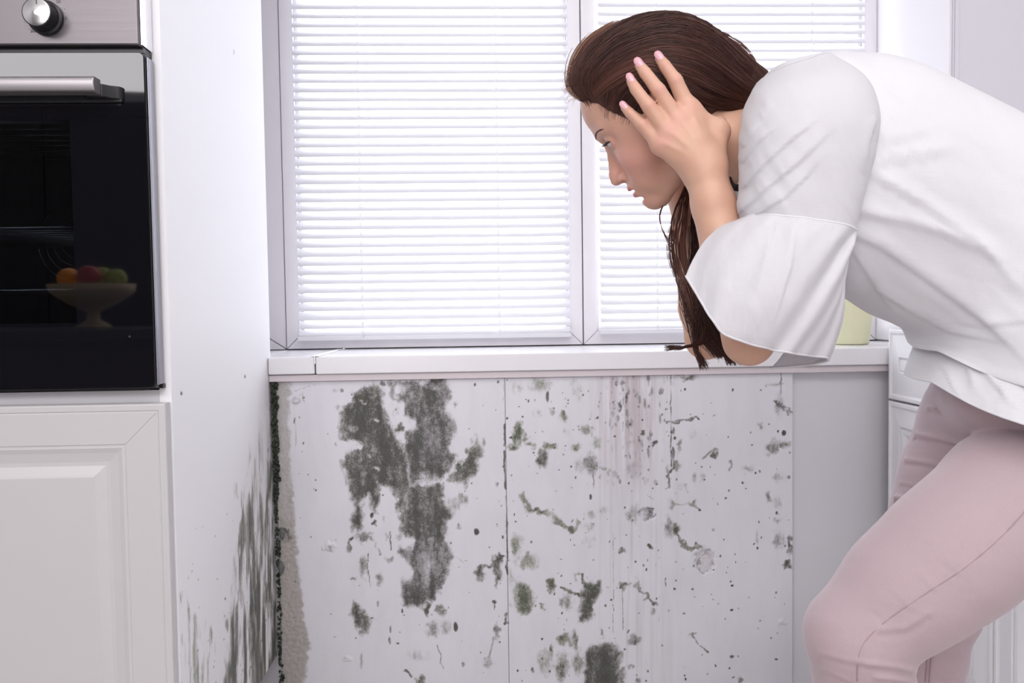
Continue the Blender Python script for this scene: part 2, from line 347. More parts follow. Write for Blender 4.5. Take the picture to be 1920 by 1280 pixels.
ELL = [(T4,135,110,35,60,.5,.9),(T4,280,110,80,60,.45,.8),(T4,500,130,50,70,.4,.8),(T4,325,180,10,30,.8,.5),(T4,270,280,30,22,.5,.6),(T4,350,275,30,18,.4,.6),(T4,420,305,28,35,.7,.9),(T4,140,420,36,80,.7,.8),(T4,185,440,22,28,.7,.7),
 (T4,215,485,34,26,.7,.7),(T4,110,505,36,20,.6,.8),(T4,345,490,45,30,.55,.8),(T4,295,575,42,66,.62,.3),(T4,450,395,30,35,.4,.7),(T4,512,490,38,30,.65,.8),(T4,580,612,76,62,.52,.3),(T4,690,630,30,14,.55,.3),(T4,570,390,60,40,.35,.7),(T4,640,470,50,40,.4,.8),
 (T4,790,235,14,36,.75,.1),(T4,1000,470,14,22,.8,.1),(T4,930,405,20,12,.7,.3),(T4,965,240,14,18,.6,.2),(T4,1045,150,14,22,.55,.2),(T4,805,100,18,16,.5,.2),(T4,1200,50,90,20,.5,.1),(T4,1380,535,22,36,.8,.6),(T4,1160,495,14,34,.5,.7),(T4,1170,740,34,28,.4,.7),
 (T4,1130,620,40,34,.45,.7),(T4,1240,420,30,40,.3,.4),(T4,1740,500,44,52,.55,.2),(T4,1820,480,40,30,.5,.5),(T4,1670,372,18,26,.55,.3),(T4,1485,612,16,24,.5,.3),(T4,1590,640,50,36,.3,.2),(T4,1770,210,30,14,.85,.2),(T4,1720,820,22,34,.75,.3),(T4,1780,840,40,60,.4,.2),
 (T4,1790,230,46,100,.3,.1),(T4,1820,410,12,12,.9,.2),(T4,1380,308,16,10,.8,.2),(T4,1850,685,12,12,.7,.1),(T4,1790,690,60,40,.35,.1),(T4,1780,960,26,26,.4,.2),(T4,510,990,16,40,.5,.8),(T4,580,1000,50,26,.45,.8),(T4,600,925,44,30,.5,.5),(T4,690,900,46,44,.4,.2),
 (T4,880,920,60,70,.35,.1),(T4,1095,990,32,70,.55,.1),(T4,1140,1010,30,36,.8,.6),(T4,1240,860,36,26,.55,.6),(T4,1110,850,24,36,.4,.7),(T4,600,815,8,16,.9,.2),(T4,1470,775,5,5,.9,.2),(T4,125,966,7,5,1,.1),(T4,95,438,12,7,.9,.1),(T4,850,480,46,26,.4,.1),(T4,860,640,70,70,.32,.1),
 (T4,1770,100,60,14,.45,.2),(T4,1250,690,20,50,.35,.3),(T4,1310,680,16,40,.35,.2),
 (T5,580,118,46,40,.35,.8),(T5,130,140,40,76,.45,.9),(T5,200,240,78,56,.5,.9),(T5,345,392,24,46,.72,.8),(T5,290,522,28,18,.6,.8),(T5,450,500,40,64,.5,.5),(T5,545,600,26,24,.7,.3),(T5,672,690,16,26,.75,.4),(T5,868,740,42,36,.58,.15),(T5,815,388,34,28,.7,.5),
 (T5,885,388,34,30,.6,.2),(T5,990,556,20,26,.4,.4),(T5,455,740,60,46,.6,.8),(T5,505,740,22,60,.65,.6),(T5,700,845,74,80,.9,.15),(T5,430,920,50,90,.6,.6),(T5,300,880,60,80,.5,.7),(T5,520,880,50,80,.55,.6),(T5,850,912,36,14,.55,.3),(T5,900,985,22,30,.65,.1),(T5,790,960,30,40,.6,.2),
 (T5,1856,130,14,66,.65,.1),(T5,1848,262,28,30,.75,.2),(T5,1790,110,46,70,.4,.1),(T5,1650,90,10,46,.3,.1),(T5,1550,985,28,20,.6,.4),(T5,1240,712,26,14,.65,.5),(T5,970,142,20,20,.85,.6),(T5,790,170,26,14,.5,.4),(T5,1080,60,32,46,.4,0),(T5,1190,575,10,7,.8,.2),(T5,1488,550,8,7,.9,.2),
 (T5,1375,42,12,14,.4,.2),(T5,232,930,10,18,.8,.3),(T5,1735,728,7,5,1,.2),(T5,1770,862,8,6,1,.2),(T5,1490,845,12,8,.7,.3),(T5,10,300,34,90,.6,.3),(T5,10,690,22,70,.45,.2),(T5,350,800,20,30,.5,.7),
 (T3,700,15,48,50,.65,.4),(T3,660,128,30,24,.8,.4),(T3,648,190,18,46,.5,.3),(T3,760,110,66,44,.5,.3),(T3,940,100,20,30,.35,.3),(T3,760,350,36,90,.58,.4),(T3,680,440,28,28,.7,.4),(T3,890,450,38,60,.5,.3),(T3,950,290,34,30,.4,.3),(T3,1660,395,50,52,.72,.3),(T3,1805,430,24,64,.7,.3),
 (T3,1765,280,10,30,.4,.3),(T3,1830,280,20,30,.6,.3),(T3,1258,670,22,50,.85,.3),(T3,1362,695,36,40,.7,.3),(T3,1300,820,60,72,.5,.2),(T3,1395,800,50,66,.42,.2),(T3,1480,812,14,34,.85,.4),(T3,1800,850,34,62,.5,.2),(T3,1740,1100,46,44,.5,.2),(T3,1200,1030,100,54,.34,.1),(T3,1200,1230,46,40,.75,.3),
 (T3,870,630,12,24,.5,.2),(T3,965,832,10,28,.6,.2),(T3,962,920,10,28,.7,.2),(T3,1498,25,26,26,.5,.3),(T3,1642,72,16,18,.95,.2),(T3,1782,620,16,12,.95,.2),(T3,1783,650,4,30,.7,.2),(T3,825,742,10,5,.9,.2),(T3,1022,940,14,7,.8,.1),(T3,505,200,30,26,.45,.2),(T3,1060,690,7,18,.8,.2),
 (T3,1230,110,26,110,.8,.1),(T3,1310,190,12,40,.8,.1),(T3,1300,460,50,60,.65,.1),(T3,740,1080,12,60,.4,.2),(T3,1540,1105,12,20,.5,.3),(T3,540,900,20,8,.6,.1),(T3,635,1070,28,26,.22,.1),
 (T2,740,190,60,40,.9,.5),(T2,850,130,50,50,.85,.4),(T2,610,500,34,50,.9,.3),(T2,670,850,40,60,.8,.4),(T2,1040,440,30,40,.9,.5),(T2,1500,730,24,50,.85,.4),(T2,1340,60,60,40,.85,.3),(T2,1250,140,50,60,.7,.2),(T2,1000,290,30,44,.45,.4),(T2,540,130,40,24,.45,.3),(T2,585,135,16,16,.5,.2),
 (T2,910,75,22,20,.7,.2),(T2,1470,245,18,22,.6,.3),(T2,1628,88,10,14,.6,.4),(T2,1800,870,12,20,.3,.2),(T2,850,1185,18,24,.75,.3),(T2,915,1140,12,24,.5,.3),(T2,820,1110,14,20,.7,.3),(T2,1495,1195,20,24,.5,.3),(T2,1640,1235,16,24,.9,.3),(T2,285,545,8,14,.7,.1),(T2,540,550,8,18,.4,.2),(T2,560,270,20,40,.4,.2),
 (T2,220,200,44,24,.4,.5),(T2,1700,200,26,150,.16,0),(T2,1590,150,20,120,.14,0),(T2,1800,150,20,200,.14,0),(T2,1700,540,14,40,.35,.2),(T2,385,918,6,6,.9,.1),(T2,383,829,5,5,.9,.1),(T2,1885,350,8,10,.8,.3),(T2,258,350,5,6,1,.1)]
for i in range(260):      # scattered pin-head spots
    cx = random.uniform(0, 1870); cy = random.uniform(60, 1000); r = random.choice((3, 3, 4, 4, 5, 6))
    ELL.append((random.choice((T4, T5)), cx, cy, r, r * random.uniform(.8, 1.5), random.uniform(.6, 1), .15))
for i in range(150):      # denser brown spots in the stained middle
    ELL.append((T4, min(max(random.gauss(850, 150), 600), 1120), random.uniform(50, 760), random.uniform(3, 12), random.uniform(8, 34), random.uniform(.2, .5), .1))
for i in range(70):
    ELL.append((random.choice((T2, T3)), random.uniform(200, 1850), random.uniform(60, 1240), random.uniform(2.5, 5), random.uniform(3, 6), random.uniform(.6, 1), .1))
def paint(PX, PY, w1n, w2n):
    wx = (w1n.fbm(PX / 9, PY / 9, 4) - .5) * 16; wy = (w2n.fbm(PX / 9, PY / 9, 4) - .5) * 20
    X = PX + wx; Y = PY + wy; Xs = PX + wx * .25; Ys = PY + wy * .25
    R = np.zeros(PX.shape); G = np.zeros(PX.shape); B_ = np.zeros(PX.shape)
    def put(sel, val, gr):
        up = val > R[sel]; r = R[sel]; g = G[sel]; r[up] = val[up]; g[up] = gr; R[sel] = r; G[sel] = g
    for T, dens, gr, pl in POLY:
        pl = T(pl); xs = [p[0] for p in pl]; ys = [p[1] for p in pl]
        sel = np.nonzero((PX > min(xs) - 16) & (PX < max(xs) + 16) & (PY > min(ys) - 16) & (PY < max(ys) + 16))
        sd = sdist_poly(X[sel], Y[sel], pl); put(sel, dens * np.clip(.55 - sd / 15, 0, 1), gr)
    for T, cx, cy, rx, ry, st in HOLE:
        (cx, cy), = T([(cx, cy)]); rx /= KS[T]; ry /= KS[T]
        sel = np.nonzero((abs(PX - cx) < rx * 2 + 12) & (abs(PY - cy) < ry * 2 + 12))
        q = np.hypot((X[sel] - cx) / rx, (Y[sel] - cy) / ry); R[sel] *= 1 - st * np.clip(1.6 - q * 1.2, 0, 1)
    for T, _, wd, dens, gr, pl in LINE:
        pl = T(pl); wd = max(wd / KS[T], .9); xs = [p[0] for p in pl]; ys = [p[1] for p in pl]
        sel = np.nonzero((PX > min(xs) - 16) & (PX < max(xs) + 16) & (PY > min(ys) - 16) & (PY < max(ys) + 16))
        big = wd > 3; d = sdist_line((X if big else Xs)[sel], (Y if big else Ys)[sel], pl)
        put(sel, dens * np.clip(1.35 - d / wd, 0, 1), gr)
    for T, cx, cy, rx, ry, dens, gr in ELL:
        (cx, cy), = T([(cx, cy)]); rx = max(rx / KS[T], 1.1); ry = max(ry / KS[T], 1.1)
        sel = np.nonzero((abs(PX - cx) < rx * 1.7 + 10) & (abs(PY - cy) < ry * 1.7 + 10))
        big = rx > 4; XX, YY = (X, Y) if big else (Xs, Ys)
        q = np.hypot((XX[sel] - cx) / rx, (YY[sel] - cy) / ry)
        put(sel, dens * np.clip((1.5 - q) / (1.1 if big else .7), 0, 1), gr)
    # brown-pink seepage between x 1110 and 1260, in vertical runs
    run = w1n.fbm(PX / 7, PY / 120, 3)
    env = np.clip(1 - abs(PX - 1185) / 90, 0, 1) * np.clip((960 - PY) / 200, 0, 1)
    B_ = np.clip(env * (run - .25) * 2.2, 0, 1)
    B_ += .35 * np.clip(1 - abs(PX - 1190) / 110, 0, 1) * np.clip(w2n.fbm(PX / 5, PY / 200, 3) - .52, 0, 1) * 4
    # bare plaster strip by the corner: x 505 to ~560
    bx = np.interp(PY, [700, 780, 900, 980, 1080, 1180, 1205, 1280], [548, 540, 547, 552, 560, 572, 579, 570])
    Wm = np.clip((bx + wx * .9 - PX) / 6 + .5, 0, 1) * (.72 + .28 * np.clip((PY - 860) / 120 + (w1n.fbm(PX / 14, PY / 14) - .5) * 2, 0, 1))
    return np.clip(R * 1.2, 0, 1), G, np.clip(B_ * 1.25, 0, 1), Wm
def mould_material(name, base, vec_s, olive=(.27, .27, .18), relief=.5, wear=.955):
    m = mat(name, base, .7)
    at = m.node_tree.nodes.new('ShaderNodeAttribute'); at.attribute_name = 'stain'
    sp = m.node_tree.nodes.new('ShaderNodeSeparateColor'); L(m, at.outputs['Color'], sp.inputs[0]); al = at.outputs['Alpha']
    co = coords(m, vec_s)
    nf = noise(m, co, 640, 3, .75); nm = noise(m, co, 90, 4, .65); ns = noise(m, coords(m, (vec_s[0] * 14, vec_s[1] * 14, vec_s[2] * 5)), 1.6, 4, .6)
    spk = mth(m, 'ADD', mth(m, 'MULTIPLY', nf, .62), mth(m, 'MULTIPLY', nm, .38))
    nb = noise(m, coords(m, (vec_s[0] * 2.2, vec_s[1] * 2.2, vec_s[2] * .8)), 11, 4, .65)
    rw = mth(m, 'ADD', sp.outputs[0], mth(m, 'MULTIPLY', mth(m, 'MULTIPLY', mth(m, 'SUBTRACT', nb, .5), 2.1), ss(m, sp.outputs[0], .05, .5)))
    on = ss(m, sp.outputs[0], .03, .2)
    haze = mth(m, 'MULTIPLY', mth(m, 'MULTIPLY', ss(m, mth(m, 'ADD', rw, mth(m, 'MULTIPLY', mth(m, 'SUBTRACT', nf, .5), .9)), .16, .66), .74), on)
    fac = mth(m, 'MULTIPLY', ss(m, mth(m, 'ADD', rw, mth(m, 'MULTIPLY', mth(m, 'SUBTRACT', spk, .5), 2.5)), .46, 1.05), on)
    # wear of the paint
    c0 = mix(m, ss(m, ns, .35, .75), base, tuple(b * wear for b in base))
    if wear < .99: c0 = mix(m, mth(m, 'MULTIPLY', ss(m, noise(m, coords(m, (3, 3, 1.3)), 1.6, 4, .6), .48, .72), .5), c0, (.62, .61, .67))
    c0 = mix(m, mth(m, 'MULTIPLY', sp.outputs[2], .55), c0, (.40, .32, .31))
    c1 = mix(m, ss(m, nm, .3, .75), (.42, .37, .365), olive)
    c1 = mix(m, ss(m, nf, .25, .8), c1, (.54, .50, .46))
    c0 = mix(m, mth(m, 'MULTIPLY', al, .85), c0, c1)
    hz = mix(m, sp.outputs[1], (.255, .232, .232), (.25, .275, .175))
    md = mix(m, sp.outputs[1], (.040, .038, .036), (.058, .076, .038))
    md = mix(m, ss(m, nm, .45, .8), md, (.10, .095, .09))
    col = mix(m, mth(m, 'MULTIPLY', fac, .92), mix(m, haze, c0, hz), md)
    L(m, col, bsdf(m).inputs['Base Color'])
    hgt = mth(m, 'ADD', mth(m, 'MULTIPLY', nm, .5), mth(m, 'MULTIPLY', mth(m, 'MULTIPLY', nf, al), 3.0))
    bump(m, hgt, relief, .0012)
    return m
MOULD = mould_material('mouldy_white_plaster', (.75, .738, .79), (1, 1, 1))
vn1, vn2 = VN(3), VN(5)
def sheet(name, x0, x1, z0, z1, label):
    nx = int((x1 - x0) / .0021); nz = int((z1 - z0) / .0023)
    xs = np.linspace(x0, x1, nx + 1); zs = np.linspace(z0, z1, nz + 1)
    XX, ZZ = np.meshgrid(xs, zs); yb = YL - .014
    pts = np.stack([XX.ravel(), np.full(XX.size, yb), ZZ.ravel()], 1)
    q = Q(pts); PX, PY = q[:, 0], q[:, 1]
    R, G, B_, Wm = paint(PX, PY, vn1, vn2)
    # relief: flaking film stands proud, bare strip sunk and lumpy, two chipped craters and blisters
    h = .0009 * np.clip(vn2.fbm(PX / 30, PY / 60, 4) - .5, -.3, .5) - .0006 * R
    h -= Wm * (.0015 + .004 * (vn1.fbm(PX / 4, PY / 4, 4) - .5))
    for cx, cy, rx, ry, dp in ((1212, 963, 15, 12, .008), (1322, 1052, 20, 24, .005), (555, 748, 8, 7, -.006), (507 + 145, 1236, 7, 6, -.002), (1466, 1166, 7, 6, -.003), (617, 1024, 10, 8, -.004), (530, 1005, 12, 14, .01), (1355, 985 + 0, 0.1, 0.1, 0)):
        d = np.hypot((PX - cx + (vn1(PX / 5, PY / 5) - .5) * 8) / rx, (PY - cy + (vn2(PX / 5, PY / 5) - .5) * 8) / ry)
        h -= dp * np.clip(1.15 - d, 0, .35) / .35 * (1 + .9 * (vn1.fbm(PX / 3, PY / 3) - .5))
        if cx == 1212: R[:] = np.where(d < 1.05, np.maximum(R, .62), R)
        if cx == 1322: B_[:] = np.where(d < 1.0, .15 + .4 * vn2.fbm(PX / 2.5, PY / 2.5), B_); R[:] = np.where(d < 1.0, np.maximum(R, .9 * (vn1.fbm(PX / 4, PY / 3) - .18)), R)
    pts[:, 1] -= np.clip(h, -.02, .01)
    n = len(pts); w = nx + 1
    i = (np.arange(nz)[:, None] * w + np.arange(nx)[None, :]).ravel()
    f = np.stack([i, i + 1, i + 1 + w, i + w], 1)
    # closed back: four sides and a rear face
    edge = list(range(nx + 1)) + [r * w + nx for r in range(1, nz + 1)] + [nz * w + c for c in range(nx - 1, -1, -1)] + [r * w for r in range(nz - 1, 0, -1)]
    back = pts[edge].copy(); back[:, 1] = YL - .0005
    allp = np.vstack([pts, back]); m_ = len(edge)
    e = np.array(edge); k = np.arange(m_); k2 = (k + 1) % m_
    f = np.vstack([f, np.stack([e[k2], e[k], n + k, n + k2], 1)])
    o = mk(name, allp, f, MOULD, None, smooth=True, origin=((x0 + x1) / 2, yb, z0))
    ca = o.data.color_attributes.new('stain', 'FLOAT_COLOR', 'POINT')
    A = np.zeros((len(allp), 4), np.float32); A[:n, 0] = R; A[:n, 1] = G; A[:n, 2] = B_; A[:n, 3] = Wm
    ca.data.foreach_set('color', A.ravel())
    tag(o, label, 'panel', 'mouldy plaster panels under the sill')
    return o
sl = sheet('plaster_panel', -.466, .0535, FZ + .002, .7240, 'white plaster panel with the large dark mould patch, left of the seam')
sr = sheet('plaster_panel', .0545, .7195, FZ + .002, .7240, 'white plaster panel with scattered green mould spots, right of the seam')
# moss and crumbled mortar in the corner gap
mo = MB(); mosspts = []
ico = [(math.cos(a) * math.cos(b), math.sin(a) * math.cos(b), math.sin(b)) for b in (-1.57, -.6, .3, 1.1, 1.57) for a in np.arange(0, 6.28, 6.2832 / 7)]
for i in range(1000):
    z = random.uniform(FZ + .01, .722); r = random.uniform(.0010, .0040)
    if z < .42 and random.random() < .55: continue
    r = r * (1.3 if z > .45 else .9)
    c = (-.4695 + random.random() ** 1.4 * (.006 + .006 * vn1(z * 40, .3) + (.002 if z > .5 else -.002)), YL - .016 - random.uniform(0, .006), z)
    v = [(c[0] + p[0] * r * random.uniform(.6, 1.2), c[1] + p[1] * r * random.uniform(.6, 1.2), c[2] + p[2] * r * random.uniform(.6, 1.4)) for p in ico]
    f = [(k * 7 + j, k * 7 + (j + 1) % 7, (k + 1) * 7 + (j + 1) % 7, (k + 1) * 7 + j) for k in range(4) for j in range(7)]
    mo.add(v, f)
MOSS = mat('dark_moss', (.045, .06, .035), .9)
L(MOSS, mix(MOSS, ss(MOSS, noise(MOSS, coords(MOSS), 160, 4), .35, .7), (.012, .014, .012), (.06, .08, .045)), bsdf(MOSS).inputs['Base Color'])
rough_bump(MOSS, 300, .8, .002)
tag(mo.build('moss', MOSS, None, smooth=True, origin=(-.47, YL - .016, .02)), 'dark green moss crumbling in the corner beside the oven cabinet', 'moss', kind='stuff')
# chips of pale stone lodged in the corner
for (px, py, s_) in ((529, 1000, .010), (527, 1065, .011)):
    c = P(px, py, YL - .02); v = [(c[0] + p[0] * s_ * .7 * random.uniform(.7, 1.1), c[1] + p[1] * s_ * .5, c[2] + p[2] * s_ * 1.5 * random.uniform(.7, 1.1)) for p in ico]
    f = [(k * 7 + j, k * 7 + (j + 1) % 7, (k + 1) * 7 + (j + 1) % 7, (k + 1) * 7 + j) for k in range(4) for j in range(7)]
    tag(mk('stone_chip', v, f, mat('grey_stone', (.14, .14, .145), .8), None, origin=c), ('upper' if py < 1030 else 'lower') + ' grey stone chip stuck in the mossy corner crack', 'stone', 'stone chips in the corner crack')
# ---------------------------------------------------------------- tall oven cabinet
XS = -.4755; FY = 1.245
cab = empty('oven_cabinet', (-.77, 1.53, FZ)); tag(cab, 'tall white cabinet housing the oven, mould creeping up its side', 'cabinet')
ny, nz = 150, 1150
ys = np.linspace(FY, YL - .003, ny + 1); zs = np.linspace(0.10, 2.3, nz + 1)
YY, ZZ = np.meshgrid(ys, zs); pts = np.stack([np.full(YY.size, XS), YY.ravel(), ZZ.ravel()], 1)
q = Q(pts); PX, PY = q[:, 0], q[:, 1]
T6 = lambda p: [(x / 2.207, 700 + y / 2.207) for x, y in p]
st = vn1.fbm(PX / 5, PY / 70, 4)
Rm = np.zeros(len(pts)); Gm = np.full(len(pts), .85)
wx = (vn1.fbm(PX / 6, PY / 45, 4) - .5) * 34
for dens, pl in ((.50, [(1055,60),(1112,40),(1165,1500),(900,1500),(945,1050),(960,900),(975,700),(1000,560),(1035,400),(1048,200)]),
                 (.72, [(1100,300),(1130,300),(1165,1500),(955,1500),(960,1000),(990,850),(1040,950),(1050,800),(1080,700)]),
                 (.50, [(1070,450),(1085,450),(1085,620),(1068,600)]), (.5, [(975,450),(995,450),(992,560),(980,550)]),
                 (.42, [(755,900),(800,980),(880,1060),(900,1500),(765,1500)]), (.85, [(1060,870),(1120,840),(1140,960),(1080,960)])):
    sd = sdist_poly(PX + wx, PY, T6(pl)); Rm = np.maximum(Rm, dens * np.clip(.5 - sd / 12, 0, 1))
Rm *= np.clip(.42 + (st - .33) * 2.9, 0, 1.2); Gm = np.where(PX < 415, .95, .55)
Rm *= np.clip((PY - 715) / 260, .25, 1) * 1.3
for k in range(60):
    cx, cy = random.uniform(350, 515), random.uniform(960, 1270); Rm = np.maximum(Rm, .8 * (np.hypot((PX - cx), (PY - cy) / 2.5) < random.uniform(.5, 1.0)))
i = (np.arange(nz)[:, None] * (ny + 1) + np.arange(ny)[None, :]).ravel(); w_ = ny + 1
f = np.stack([i, i + 1, i + 1 + w_, i + w_], 1)
edge = list(range(ny + 1)) + [r * w_ + ny for r in range(1, nz + 1)] + [nz * w_ + c for c in range(ny - 1, -1, -1)] + [r * w_ for r in range(nz - 1, 0, -1)]
back = pts[edge].copy(); back[:, 0] = XS - .018; n = len(pts); e = np.array(edge); k = np.arange(len(edge)); k2 = (k + 1) % len(edge)
f = np.vstack([f, np.stack([e[k2], e[k], n + k, n + k2], 1)]); f = list(map(tuple, f)) + [tuple(n + k[::-1])]
SIDEM = mould_material('cabinet_side_white_with_mould', (.93, .925, .95), (1, 1, .12), (.3, .34, .2), .03, .998)
bsdf(SIDEM).inputs['Roughness'].default_value = .42
sp_ = mk('side_panel', np.vstack([pts, back]), f, SIDEM, cab)
ca = sp_.data.color_attributes.new('stain', 'FLOAT_COLOR', 'POINT'); A = np.zeros((n + len(edge), 4), np.float32); A[:n, 0] = Rm; A[:n, 1] = Gm
ca.data.foreach_set('color', A.ravel())
b = MB(); b.box(-1.065, -1.047, FY, YL - .003, .1, 2.3); b.box(-1.047, XS - .0185, FY + .02, YL - .003, .1, .118); b.box(-1.047, XS - .0185, FY + .0012, YL - .003, .7150, .7635)
b.box(-1.047, XS - .0185, FY + .002, YL - .003, 1.392, 1.41); b.box(-1.047, XS - .0185, YL - .01, YL - .004, .118, 2.28); b.box(-1.047, XS - .0185, FY + .02, YL - .003, 2.28, 2.3)
b.build('carcass', CARC, cab)
box('plinth', (-1.06, XS - .004, FY + .05, FY + .066, FZ, .0995), CARC, cab)
LD = [(0, 0, -.003), (.0008, .0008, -.001), (.003, .003, 0), (.010, .010, 0), (.0115, .0115, -.0016), (.0135, .0135, -.0002), (.0605, .0605, -.0002), (.0615, .0615, -.0014), (.0635, .0635, -.0016), (.0665, .0665, -.0012), (.074, .074, -.0045), (.088, .088, -.0078), (.094, .094, -.0078), (.108, .108, -.002), (.1105, .1105, -.0004)]
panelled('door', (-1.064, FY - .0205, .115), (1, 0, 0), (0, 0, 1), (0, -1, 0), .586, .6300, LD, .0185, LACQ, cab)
MIT = mat('mitre_line_grey', (.50, .485, .49), .5)
x0, x1, z0, z1 = -1.064, -.478, .115, .745; yf = FY - .0205
for X, sx in ((x0, 1), (x1, -1)):
    for Z, sz in ((z0, 1), (z1, -1)): b = MB(); b.tube([(X + sx * .0135, yf + .0002, Z + sz * .0135), (X + sx * .0605, yf + .0002, Z + sz * .0605)], .0005, 6); b.build('mitre_joint', MIT, cab)
LD2 = [(a, b_, h) for a, b_, h in LD]
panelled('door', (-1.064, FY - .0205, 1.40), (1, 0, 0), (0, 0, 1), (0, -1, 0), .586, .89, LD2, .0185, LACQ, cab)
SCR = mat('screw_grey_blue', (.35, .40, .46), .35, .8)
for px, py in ((340, 736), (459, 705)):
    D = XS / ((P(px, py, 1)[0])); c = P(px, py, D)
    b = MB(); b.lathe([(0, .0012), (.0028, .0010), (.0042, .0003), (.0043, 0)], (XS, c[1], c[2]), 16, axis=0); b.build('screw', SCR, cab, smooth=True)
b = MB(); D = XS / P(438, 98, 1)[0]; c = P(438, 98, D); b.tube([(XS, c[1], c[2] + .006), (XS + .001, c[1] + .001, c[2]), (XS, c[1] - .001, c[2] - .005)], .0007, 6); b.build('paint_chip', CARC, cab)
# ---------------------------------------------------------------- oven
ov = empty('oven', (-.77, 1.25, .766)); tag(ov, 'built-in stainless steel and black glass oven in the tall cabinet', 'oven')
STEEL = mat('brushed_steel', (.60, .565, .575), .34, 1.0)
bs = noise(STEEL, coords(STEEL, (3, 3, 900)), 1, 3); L(STEEL, mth(STEEL, 'ADD', mth(STEEL, 'MULTIPLY', bs, .16), .34), bsdf(STEEL).inputs['Roughness'])
L(STEEL, mix(STEEL, bs, (.19, .175, .18), (.235, .215, .225)), bsdf(STEEL).inputs['Base Color']); bump(STEEL, bs, .06, .0003)
BLK = mat('black_glass', (.004, .004, .006), .03); bsdf(BLK).inputs['IOR'].default_value = 1.62
BLKP = mat('black_plastic', (.012, .012, .014), .35)
CHR = mat('chrome', (.75, .74, .76), .15, 1.0)
OX0 = -1.055
cp = box('control_panel', (OX0, -.4905, 1.203, 1.245, 1.272, 1.392), STEEL, ov, bevel=.003, seg=4)
PLN = mat('polished_steel_edge', (.82, .82, .86), .12, 1.0)
box('panel_edge', (-.4903, -.4865, 1.2075, 1.243, 1.273, 1.392), PLN, ov, bevel=.001)
# knob: black skirt and spun metal face
kf = P(68, 22, 1.176); kc = P(95, 38, 1.203)
kc = np.array([kf[0], 1.203, kf[2]])
kb = MB(); kb.lathe([(0, -.0010), (.0245, -.0010), (.0245, -.006), (.0215, -.0075), (.0205, -.0265), (.0195, -.0272), (0, -.0272)], kc, 48, axis=1)
kn = kb.build('knob', BLKP, ov, smooth=True); kn.modifiers.new('e', 'EDGE_SPLIT').split_angle = .6
rib = MB()
for i in range(40):
    a = 2 * math.pi * i / 40; rib.tube([(kc[0] + .0212 * math.cos(a), kc[1] - .008, kc[2] + .0212 * math.sin(a)), (kc[0] + .0204 * math.cos(a), kc[1] - .026, kc[2] + .0204 * math.sin(a))], .0005, 4)
rib.build('grip_ribs', BLKP, kn)
SPUN = mat('spun_metal_face', (.78, .77, .76), .22, 1.0)
tc = SPUN.node_tree.nodes.new('ShaderNodeTexCoord'); gr_ = SPUN.node_tree.nodes.new('ShaderNodeTangent'); gr_.direction_type = 'RADIAL'; gr_.axis = 'Y'
bsdf(SPUN).inputs['Anisotropic'].default_value = .9; L(SPUN, gr_.outputs[0], bsdf(SPUN).inputs['Tangent'])
b = MB(); b.lathe([(0, 0), (.0185, 0), (.0195, .0008)], (0, 0, 0), 48, axis=1)
fo = b.build('knob_face', SPUN, kn, smooth=True); fo.data.flip_normals(); fo.location = (kc[0] - ORG['oven'][0], kc[1] - .0276 - ORG['oven'][1], kc[2] - ORG['oven'][2])
me = fo.data; co = np.zeros(len(me.vertices) * 3); me.vertices.foreach_get('co', co); me.vertices.foreach_set('co', (co.reshape(-1, 3) + ORG['oven']).ravel())
b = MB(); b.box(kc[0] + .0005, kc[0] + .0017, kc[1] - .0282, kc[1] - .0274, kc[2] + .011, kc[2] + .0185); b.build('pointer_mark', BLKP, kn)
PRINT = mat('grey_print', (.12, .11, .12), .6)
def text(s_, x, y, z, size, m, parent, name='numeral', rot=(math.pi / 2, 0, 0)):
    cu = bpy.data.curves.new(name, 'FONT'); cu.body = s_; cu.size = size; cu.align_x = 'CENTER'; cu.align_y = 'CENTER'; cu.extrude = .00008; cu.resolution_u = 3
    to = bpy.data.objects.new(name, cu); C.objects.link(to); dg = bpy.context.evaluated_depsgraph_get()
    me = bpy.data.meshes.new_from_object(to.evaluated_get(dg)); bpy.data.objects.remove(to)
    o = bpy.data.objects.new(name, me); C.objects.link(o); me.materials.clear(); me.materials.append(m)
    o.parent = parent; og = org(parent); o.location = (x - og[0], y - og[1], z - og[2]); o.rotation_euler = rot; return o
kp = P(83, 28, 1.2028)     # centre of the printed scale
for s_, px, py in (('50', 109, 3), ('100', 119, 35), ('150', 98, 60), ('200', 63, 58), ('250', 48, 28)):
    c = P(px, py, 1.2026); text(s_, c[0], 1.2027, c[2], .0068, PRINT, ov)
b = MB()
for a in range(0, 300, 11):
    t = math.radians(60 - a); rr = .0300
    c = np.array([kp[0] + rr * math.cos(t), 1.2028, kp[2] + rr * math.sin(t)])
    if any(abs(((60 - a) - q + 180) % 360 - 180) < 9 for q in (33, -12, -62, -112, 175)): continue
    b.box(c[0] - .0004, c[0] + .0004, 1.2025, 1.2029, c[2] - .0004, c[2] + .0004)
b.build('scale_dots', PRINT, ov)
# oven door: glass sheet, framed by dark edge, window with the cavity behind
dx1 = -.4895; dz0, dz1 = .7715, 1.2635; wz0, wz1 = .868, 1.166; wx1 = -.598
door = MB()
door.box(OX0, dx1, 1.212, 1.216, dz0, wz0); door.box(OX0, dx1, 1.212, 1.216, wz1, dz1); door.box(wx1, dx1, 1.212, 1.216, wz0, wz1); door.box(OX0, -1.03, 1.212, 1.216, wz0, wz1)
dr = mk('door', [], [], BLK, ov)
bm = bmesh.new()
